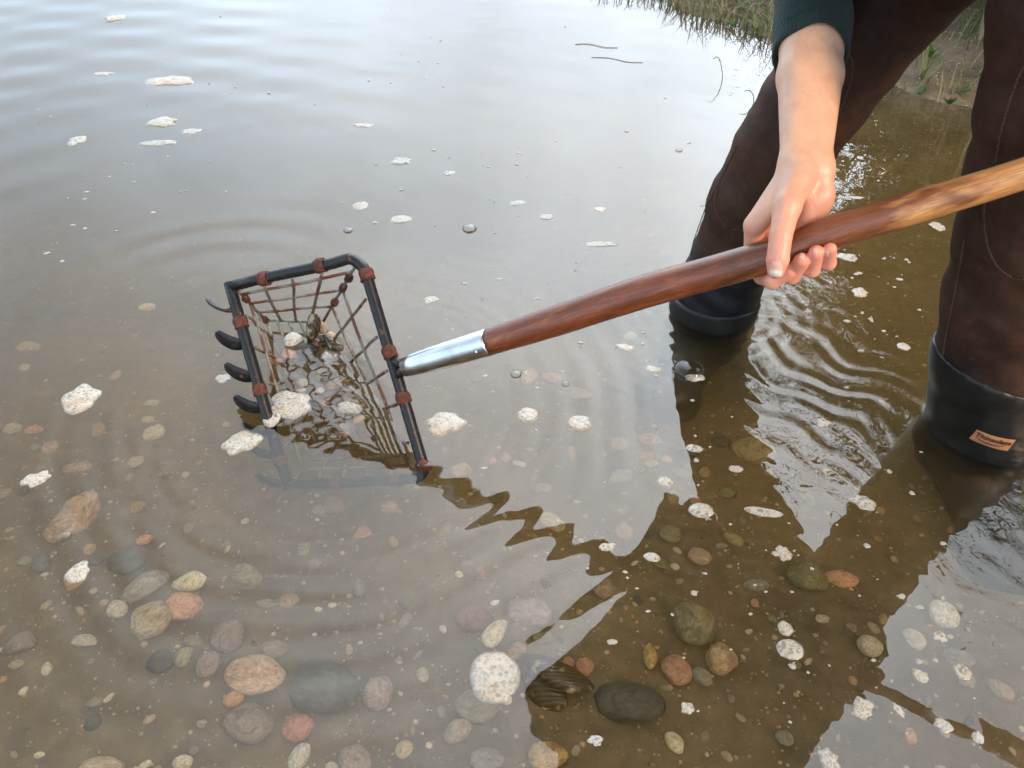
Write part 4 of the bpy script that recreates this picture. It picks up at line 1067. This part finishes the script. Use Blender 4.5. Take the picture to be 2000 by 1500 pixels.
# ------------------------------------------------------------------ floating foam
def foam_mesh(seed, rag=1.0, dome=.14, rings=12, seg=44):
    rs = random.Random(seed); Vv = [Vector((0, 0, dome))]; Fc = []
    ph = [(rs.uniform(0, 6.28), rag * rs.uniform(.05, .20) / (k ** .6)) for k in range(1, 8)]
    o = Vector((rs.uniform(0, 50), rs.uniform(0, 50), 0))
    for i in range(1, rings + 1):
        f = i / rings
        for j in range(seg):
            a = 2 * math.pi * j / seg; rr = 1 + sum(A * math.sin((k + 1) * a + p) for k, (p, A) in enumerate(ph)) + .05 * mnoise.noise(Vector((math.cos(a) * 5, math.sin(a) * 5, seed * .7))) + .035 * mnoise.noise(Vector((math.cos(a) * 14, math.sin(a) * 14, seed * .3)))
            x, y = f * rr * math.cos(a), f * rr * math.sin(a)
            h = dome * (1 - f ** 3.2) ** .7 * (1 + .35 * mnoise.noise(Vector((x * 2.5, y * 2.5, 0)) + o)) + .02 * dome * mnoise.noise(Vector((x * 14, y * 14, 3)) + o)
            Vv.append(Vector((x, y, h if i < rings else -.03)))
    for j in range(seg): Fc.append((0, 1 + j, 1 + (j + 1) % seg))
    for i in range(rings - 1):
        for j in range(seg):
            a = 1 + i * seg + j; b = 1 + i * seg + (j + 1) % seg; Fc.append((a, a + seg, b + seg, b))
    return Vv, Fc
def set_rim(me, rings, seg):
    at = me.attributes.new('rim', 'FLOAT', 'POINT'); at.data.foreach_set('value', [0.0] + [i / rings for i in range(1, rings + 1) for _ in range(seg)])
def foam(px, py, wpx, hpx, rot, label, seed=None, dome=.14, group=None, name='foam_patch'):
    c = onplane(px, py); a = (onplane(px + wpx, py) - c).length; b = (onplane(px, py - hpx) - onplane(px, py + hpx)).length / 2
    Vv, Fc = foam_mesh(seed if seed is not None else random.randrange(9999), .3 if ('round' in label or 'oval' in label or 'ring' in label) else 1.0, dome=dome)
    m = min(a, b); out = []
    for v in Vv:
        x, y = v.x * a, v.y * b; cr_, sr = math.cos(rot), math.sin(rot); out.append(Vector((x * cr_ - y * sr, x * sr + y * cr_, v.z * m)))
    o = link(name, mesh('foam', out, Fc), M['foam']); set_rim(o.data, 12, 44); o.location = (c.x, c.y, float(eta(np.array(c.x), np.array(c.y)))); return setp(o, label, 'foam', group)
FO = [
 (968, 1320, 52, 51, 0, 'largest round patch of cream foam bubbles, touching the open mussel shell'),
 (160, 778, 38, 24, .1, 'ragged tan foam patch floating alone left of the rake'),
 (69, 938, 26, 13, .5, 'oblong white foam patch near the left edge'),
 (151, 1118, 23, 18, 0, 'white cluster of coarse bubbles beside the tall yellow stone'),
 (474, 862, 33, 23, -.4, 'tan foam patch pressed against the rake teeth'),
 (562, 792, 46, 24, -.15, 'yellowish bubbly foam caught inside the left bar of the basket'),
 (530, 812, 18, 22, .1, 'smaller foam wedge between the left bar and the basket foam'),
 (870, 828, 37, 23, .1, 'foam patch of coarse bubbles right of the lower end of the basket'),
 (1030, 809, 21, 14, -.1, 'oval foam raft below the rake handle, left one of two'),
 (1132, 825, 24, 15, -.2, 'oval foam raft below the rake handle, right one of two'),
 (1222, 678, 17, 7, -.2, 'small foam dome between the handle and the left boot'),
 (1275, 720, 15, 6, 0, 'tan foam crumb left of the big clear bubble'),
 (438, 739, 16, 8, .1, 'small pale foam patch outside the upper rake teeth'),
 (332, 157, 46, 9, 0, 'thin feathery foam streak far out on the open water'),
 (318, 240, 29, 9, 0, 'ragged white foam patch below the feathery streak'),
 (372, 256, 20, 5, 0, 'thin foam sliver right of the ragged white patch'),
 (308, 279, 33, 6, 0, 'tadpole shaped foam streak below the ragged white patch'),
 (149, 275, 18, 8, 0, 'white foam blob left of the tadpole shaped streak'),
 (225, 36, 20, 5, 0, 'faint foam scrap near the top of the water'),
 (202, 143, 20, 3, 0, 'narrow foam line left of the feathery streak'),
 (784, 315, 20, 8, 0, 'foam dome above the middle of the open water'),
 (876, 338, 11, 5, 0, 'small foam button right of the foam dome'),
 (705, 402, 16, 9, 0, 'pale foam ring above the top bar of the basket'),
 (783, 429, 22, 8, 0, 'frilled foam patch right of the pale ring'),
 (1013, 397, 17, 5, 0, 'flat foam piece left of three small buttons'),
 (1067, 424, 14, 6, 0, 'round foam button in the middle of the open water'),
 (1173, 476, 31, 6, 0, 'long foam strip above the rake handle'),
 (1170, 409, 12, 5, 0, 'little foam button above the long strip'),
 (709, 245, 20, 4, 0, 'thin foam fish shape in the open water'),
 (842, 585, 15, 7, 0, 'foam patch between the basket and the handle'),
 (70, 577, 0, 0, 0, None),
 (1370, 997, 24, 15, .1, 'round foam patch on the edge of the leg reflection'),
 (1490, 1000, 38, 9, -.2, 'bent foam string in the pale gap between the reflected legs'),
 (1300, 941, 16, 10, -.3, 'oval foam raft inside the leg reflection'),
 (1356, 876, 17, 8, -.2, 'oval foam raft at the top of the leg reflection'),
 (1437, 916, 14, 7, 0, 'small ring of foam near the broad pale stone'),
 (1682, 980, 23, 14, -.4, 'foam raft on the rim of the dark reflection'),
 (1544, 1268, 27, 20, -.2, 'oval foam patch in the dark reflection, larger lower one'),
 (1534, 1228, 14, 15, 0, 'foam patch just above the larger oval one'),
 (1686, 1382, 20, 21, -.6, 'foam raft at the reflected edge right of the sleeve'),
 (1797, 1318, 17, 11, -.3, 'foam raft in the lower right pale reflection, upper left'),
 (1835, 1243, 13, 11, 0, 'foam cluster under the white stone'),
 (1880, 1313, 17, 15, -.4, 'foam ring near the lower right edge'),
 (1531, 1079, 15, 14, 0, 'foam patch at the tip of the pale gap'),
 (1342, 1384, 13, 12, -.5, 'small bright foam crumb by the dark stone'),
 (1618, 1484, 20, 20, -.4, 'foam patch cut by the bottom edge'),
 (1163, 1447, 13, 12, 0, 'little white foam crumb near the bottom edge'),
 (1274, 1088, 17, 9, -.2, 'tiny foam oval with a bright rim in the reflection'),
 (1188, 1069, 17, 8, .3, 'double foam crumb at the left rim of the reflection'),
 (1652, 503, 22, 7, -.2, 'long pale foam leaf below the fingertips'),
 (1672, 386, 14, 3, 0, 'white foam sliver above the handle right of the hand'),
 (1680, 573, 15, 9, -.5, 'bright foam curl between the boots'),
 (1765, 677, 13, 7, -.2, 'foam oval between the boots near the right leg'),
 (1831, 443, 14, 8, 0, 'white foam scrap below the handle beside the right leg'),
 (1607, 825, 14, 8, 0, 'foam pebble shaped raft in the choppy water'),
 (1842, 1415, 16, 14, -.7, 'foam piece in the lower right pale reflection'),
 (1910, 1440, 12, 12, -.6, 'round foam crumb near the lower right corner'),
 (1755, 1386, 8, 13, .3, 'upright foam crumb in the lower right pale reflection'),
]
for f in FO:
    if f[5]: foam(*f)
FM = [mesh('fleck', *foam_mesh(i * 7 + 1, dome=.5, rings=4, seg=12)) for i in range(10)]
for m_ in FM: set_rim(m_, 4, 12); m_.materials.append(M['foam']); m_.polygons.foreach_set('use_smooth', [True] * len(m_.polygons))
regs = [((1000, 500), 420, 260, 60, 'tiny foam fleck floating on the open water above the rake handle'),
        ((260, 330), 330, 240, 42, 'tiny foam fleck floating on the open water left of the basket'),
        ((820, 130), 420, 120, 26, 'tiny foam fleck far out on the rippled water'),
        ((1700, 560), 170, 220, 60, 'tiny foam fleck floating between the two boots'),
        ((1560, 1180), 420, 300, 66, 'tiny foam fleck floating on the reflection in the lower right'),
        ((1150, 760), 220, 130, 22, 'tiny foam fleck floating below the rake handle')]
legpoly = lambda x, y: (abs(x - (1390 + (640 - y) * .5)) < 120 and y < 660) or (x > 1815 and y < 930) or (430 < x < 860 and 490 < y < 1000)
for (cx, cy), sx_, sy_, n_, lab in regs:
    k = 0
    while k < n_:
        x, y = random.gauss(cx, sx_ * .6), random.gauss(cy, sy_ * .6)
        if legpoly(x, y) or not (0 < x < 2000 and 5 < y < 1500): continue
        if cx == 260 and x > 560 or cx == 1000 and not (600 < x < 1480 and 200 < y < 760): continue
        k += 1; c = onplane(x, y)
        if bed_z(c.x, c.y) > -.01: continue
        s = random.choice([1.3, 1.6, 2, 2.4, 2.8, 3.6, 4.6]) * (.6 + .5 * y / 1000) * depth_of(c) / F * 1.15
        o = bpy.data.objects.new('foam_fleck', random.choice(FM)); COL.objects.link(o); o.location = (c.x, c.y, 0); o.scale = (s * random.uniform(.9, 1.7), s, s * .8); o.rotation_euler.z = random.uniform(-.4, .4)
        setp(o, lab, 'foam', lab.replace('fleck', 'flecks'))
# clear bubbles
def bubble(px, py, rpx, label, h=.55, rimf=False):
    c = onplane(px, py); r = rpx * depth_of(c) / F; bm = bmesh.new(); bmesh.ops.create_uvsphere(bm, u_segments=32, v_segments=20, radius=r)
    bmesh.ops.delete(bm, geom=[v for v in bm.verts if v.co.z < -r * .05], context='VERTS')
    for v in bm.verts: v.co.z *= h
    me = bpy.data.meshes.new('bubble'); bm.to_mesh(me); bm.free(); o = link('water_bubble', me, M['bubble']); o.location = (c.x, c.y, .0003); return setp(o, label, 'bubble')
bubble(1347, 724, 29, 'big clear bubble with a tan foam fringe below the left boot')
foam(1357, 738, 21, 6, .05, 'crescent of tan foam hanging on the big clear bubble', name='foam_patch', dome=.5)
bubble(127, 1049, 13, 'clear bubble over the tall dull yellow stone'); bubble(106, 1083, 7, 'smaller clear bubble below the one over the yellow stone')
bubble(917, 446, 14, 'clear bubble floating in the middle of the open water'); bubble(680, 450, 9, 'small clear bubble with rings above the basket')
bubble(1880, 1311, 9, 'clear bubble inside the foam ring near the lower right edge'); bubble(1008, 731, 11, 'clear bubble over the orange stone under the handle'); bubble(1105, 750, 8, 'small clear bubble right of the one under the handle')
bubble(1326, 293, 7, 'tiny clear bubble left of the wader leg')

# ------------------------------------------------------------------ bank plants
def blade(Vv, Fc, base, dirn, ln, w, bend, n=6):
    side_ = Vector((-dirn.y, dirn.x, 0)); side_ = side_.normalized() if side_.length > .01 else Vector((1, 0, 0)); b0 = len(Vv)
    for i in range(n + 1):
        f = i / n; p = base + Vector((0, 0, 1)) * ln * (f - bend * f * f * .5) + dirn * ln * (bend * f * f + .12 * f); ww = w * (1 - f) ** .7
        Vv.append(p - side_ * ww); Vv.append(p + side_ * ww)
    for i in range(n): a = b0 + 2 * i; Fc.append((a, a + 1, a + 3, a + 2))
def tuft(x, y, n, ln, w, mat, label, name='grass_tuft', cat='grass tuft', group=None, spread=.02, bend=.7):
    z = float(bed_z(x, y)); Vv, Fc = [], []
    for i in range(n):
        a = random.uniform(0, 6.28); d = Vector((math.cos(a), math.sin(a), 0)); 
        blade(Vv, Fc, Vector((d.x * spread * random.random(), d.y * spread * random.random(), -.004)), d, ln * random.uniform(.5, 1.1), w, bend * random.uniform(.2, 1.1))
    o = link(name, mesh(name, Vv, Fc), mat); o.location = (x, y, z); return setp(o, label, cat, group)
def gp(px, py):
    p = onplane(px, py, .0)
    for _ in range(8): p = onplane(px, py, max(-.05, float(bed_z(p.x, p.y))))
    return p
for px, py, n, ln, lab in ((1800, 150, 16, .16, 'green grass tuft at the water edge between the legs'), (1872, 180, 9, .10, 'small leaning grass sprig nearer the right leg'), (1760, 110, 10, .10, 'short grass tuft beside the left leg on the bank'),
        (1830, 60, 14, .12, 'pale grass tuft higher on the bank'), (1890, 75, 12, .10, 'grass tuft below the tall stalk top on the bank'), (1860, 20, 12, .12, 'farthest grass tuft between the legs'), (1918, 60, 9, .16, 'grass tuft close to the right leg on the bank')):
    p = gp(px, py); tuft(p.x, p.y, n, ln, .0016, M['grass'], lab)
p = gp(1936, 172); st = empty('reed_stalk', (p.x, p.y, p.z), 'tall yellow reed stalk with long green leaves beside the right leg', 'reed')
Vv, Fc = tube_data([p + Vector((0, 0, -.01)), p + Vector((-.004, 0, .12)), p + Vector((-.002, .006, .30)), p + Vector((.006, .01, .44))], [.0038, .0034, .0028, .0012], 8)
link('stem', mesh('stem', Vv, Fc), M['stalk'], st)
for z0, dx, dy, ln, w in ((.02, -.95, .1, .20, .0045), (.08, -.8, -.2, .22, .005), (.16, .9, .2, .2, .0045), (.22, -.6, .3, .22, .005)):
    Vv, Fc = [], []; blade(Vv, Fc, p + Vector((0, 0, z0)), Vector((dx, dy, 0)).normalized(), ln, w, .8, 9); link('leaf', mesh('leaf', Vv, Fc), M['grass'], st)
def broad(px, py, ln, n, label):
    p = gp(px, py); Vv, Fc = [], []
    for i in range(n):
        a = random.uniform(0, 6.28); d = Vector((math.cos(a), math.sin(a), 0)); sd = Vector((-d.y, d.x, 0)); L_ = ln * random.uniform(.7, 1.1); b0 = len(Vv); lift = random.uniform(.3, 1.0)
        for k in range(7):
            f = k / 6; q = Vector((0, 0, L_ * lift * f)) + d * L_ * f * .7; w = .26 * L_ * math.sin(math.pi * f ** .8)
            Vv += [q - sd * w + Vector((0, 0, .003)), q, q + sd * w + Vector((0, 0, .003))]
        for k in range(6):
            a_i = b0 + 3 * k; Fc += [(a_i, a_i + 1, a_i + 4, a_i + 3), (a_i + 1, a_i + 2, a_i + 5, a_i + 4)]
    o = link('water_plant', mesh('water_plant', Vv, Fc), M['broad']); o.location = p; setp(o, label, 'plant')
broad(1793, 185, .030, 5, 'broad leaved water plant in front of the tuft at the water edge'); broad(1852, 205, .036, 4, 'pointed bright green leaf plant at the water edge'); broad(1875, 182, .03, 3, 'dark leaved seedling below the small leaning grass sprig')
broad(1815, 112, .04, 5, 'broad leaved weed behind the tuft at the water edge'); broad(1478, 60, .035, 5, 'broad leaved water plant beside the sleeve'); broad(1430, 52, .03, 3, 'small green water plant left of the one beside the sleeve')
for px, py, dx, dy, h, lab in ((1412, 160, -.02, .01, .06, 'thin bent green stem sticking out of the water left of the leg'), (1475, 200, -.02, 0, .03, 'short dark twig poking out beside the knee'), (1496, 100, .004, 0, .018, 'stub of dark stick beside the cuff')):
    p = onplane(px, py); Vv, Fc = tube_data(smooth_pts([p + Vector((0, 0, -.03)), p + Vector((dx * .3, 0, h * .4)), p + Vector((dx, dy, h)), p + Vector((dx * 2.2 + .01, dy, h * .95))], 4), .0011, 6)
    setp(link('plant_stem', mesh('plant_stem', Vv, Fc), M['twig']), lab, 'stem')
for px, py, ln, rot, lab in ((1165, 90, .13, -.25, 'long dark stick floating near the bank'), (1205, 118, .15, -.3, 'second long stick floating just below the first'), (1878, 214, .07, .6, 'pale curved twig on the wet bank'), (1905, 165, .05, -.5, 'pale chip of driftwood on the bank by the stalk')):
    p = onplane(px, py); zz = max(.001, float(bed_z(p.x, p.y)) + .002); d = Vector((math.cos(rot), math.sin(rot), 0)) * ln / 2; c = Vector((p.x, p.y, zz))
    Vv, Fc = tube_data(smooth_pts([c - d, c - d * .3 + Vector((0, .012, 0)), c + d * .4 - Vector((0, .010, 0)), c + d], 4), [.0009] * 13, 6)
    setp(link('stick', mesh('stick', Vv, Fc), M['twig']), lab, 'stick')
# dense dry grass fringing the bank at the top
Vv, Fc = [], []; Vg, Fg = [], []
for i in range(11000):
    t = random.uniform(-.35, 2.6); off_ = random.uniform(.0, 1.3) ** 1.3
    x = SH0[0] - .496 * (t + .45) * 1.0 + SHN[0] * off_; y = SH0[1] + .868 * (t + .45) + SHN[1] * off_
    if x > 1.0 and y < 2.7 and random.random() < .86: continue
    a = random.uniform(0, 6.28); d = Vector((math.cos(a), math.sin(a), 0)); z = float(bed_z(x, y))
    if z < -.02: continue
    v_, f_ = (Vv, Fc) if random.random() < .62 else (Vg, Fg)
    blade(v_, f_, Vector((x, y, z - .005)), d, random.uniform(.04, .13), random.uniform(.0015, .003), random.uniform(.3, 1.2), 4)
for i in range(900):
    x, y = random.uniform(1.0, 1.75), random.uniform(1.85, 3.0); z = float(bed_z(x, y))
    if z < .004 or mnoise.noise(Vector((x * 5, y * 5, 2))) < -.05: continue
    a = random.uniform(0, 6.28); v_, f_ = (Vv, Fc) if random.random() < .5 else (Vg, Fg)
    blade(v_, f_, Vector((x, y, z - .003)), Vector((math.cos(a), math.sin(a), 0)), random.uniform(.02, .09), random.uniform(.0007, .0014), random.uniform(.3, 1.3), 4)
setp(link('dry_grass', mesh('dry_grass', Vv, Fc), M['dry']), 'dense straw coloured grass along the far bank', 'grass', kind='stuff')
setp(link('bank_grass', mesh('bank_grass', Vg, Fg), M['grass']), 'green grass mixed into the straw along the far bank', 'grass', kind='stuff')
# reeds and trees behind, seen in the water as reflections
def reeds(x, y, n, h, lab):
    Vv, Fc = [], []; z = float(bed_z(x, y))
    for i in range(n):
        a = random.uniform(0, 6.28); d = Vector((math.cos(a), math.sin(a), 0)); o_ = Vector((random.gauss(0, .12), random.gauss(0, .12), -.02)); hh = h * random.uniform(.6, 1.1)
        blade(Vv, Fc, o_, d, hh, .005, random.uniform(.05, .35), 7)
    o = link('reed_clump', mesh('reed_clump', Vv, Fc), M['dry']); o.location = (x, y, z); setp(o, lab, 'reeds', 'reed clumps on the bank')
for i, (x, y, h) in enumerate(((1.3, 3.2, .5), (1.45, 2.6, .8), (1.7, 2.4, .9))): reeds(x, y, 46, h, 'tall dry reed clump rooted behind the bank grass')
def tree(x, y, h, rad, label, seed):
    rs = random.Random(seed); z = float(bed_z(x, y)); root = empty('tree', (x, y, z), label, 'tree'); Vv, Fc = [], []
    base = Vector((x, y, z - .1)); top = base + Vector((rs.uniform(-.4, .4), rs.uniform(-.4, .4), h * .85))
    tube_data(smooth_pts([base, lerp(base, top, .4) + Vector((.1, .05, 0)), top], 5), [h * .03 * (1 - i / 11) for i in range(11)], 10, V=Vv, Fc=Fc)
    ends = []
    for i in range(26):
        f = rs.uniform(.12, .95); s = lerp(base, top, f); a = rs.uniform(0, 6.28); L_ = rad * (1.05 - .55 * f) * rs.uniform(.6, 1.1)
        e = s + Vector((math.cos(a), math.sin(a), rs.uniform(.1, .5))) * L_; tube_data(smooth_pts([s, lerp(s, e, .5) + Vector((0, 0, .1)), e], 3), [h * .010 * (1 - i_ / 8) + .004 for i_ in range(7)], 6, V=Vv, Fc=Fc)
        ends += [lerp(s, e, t) for t in (.45, .65, .85, 1.0)]
    link('trunk', mesh('trunk', Vv, Fc), M['bark'], root); Lv, Lf_ = [], []
    for e in ends:
        for k in range(105):
            c = e + Vector((rs.gauss(0, 1), rs.gauss(0, 1), rs.gauss(0, .8))) * rad * .17; u = Vector((rs.gauss(0, 1), rs.gauss(0, 1), rs.gauss(0, 1))).normalized(); v = u.orthogonal().normalized(); s = rs.uniform(.035, .07) * max(.9, (h / 5) ** .5); b = len(Lv)
            Lv += [c - u * s, c + v * s * .5, c + u * s, c - v * s * .5]; Lf_.append((b, b + 1, b + 2, b + 3))
    link('crown', mesh('crown', Lv, Lf_), M['leaf'], root)
for i, (x, y, h, rd, lab) in enumerate(((1.86, 2.95, 1.7, .80, 'low leafy bush just behind the bank on the left of three'), (2.5, 2.9, 2.0, .95, 'leafy bush behind the bank, middle of three'), (3.0, 2.1, 2.0, .95, 'leafy bush behind the bank on the right of three'))):
    tree(x, y, h, rd, lab, 20 + i)
tree(3.6, 4.6, 4.4, 1.9, 'leafy tree on the bank behind the right leg', 1)
tree(5.4, 3.2, 5.0, 2.2, 'leafy tree on the bank to the far right', 2)
tree(4.9, 7.6, 4.2, 1.8, 'leafy tree farther back on the bank', 3)
tree(5.2, 6.2, 6.0, 2.4, 'tallest leafy tree on the bank', 4)
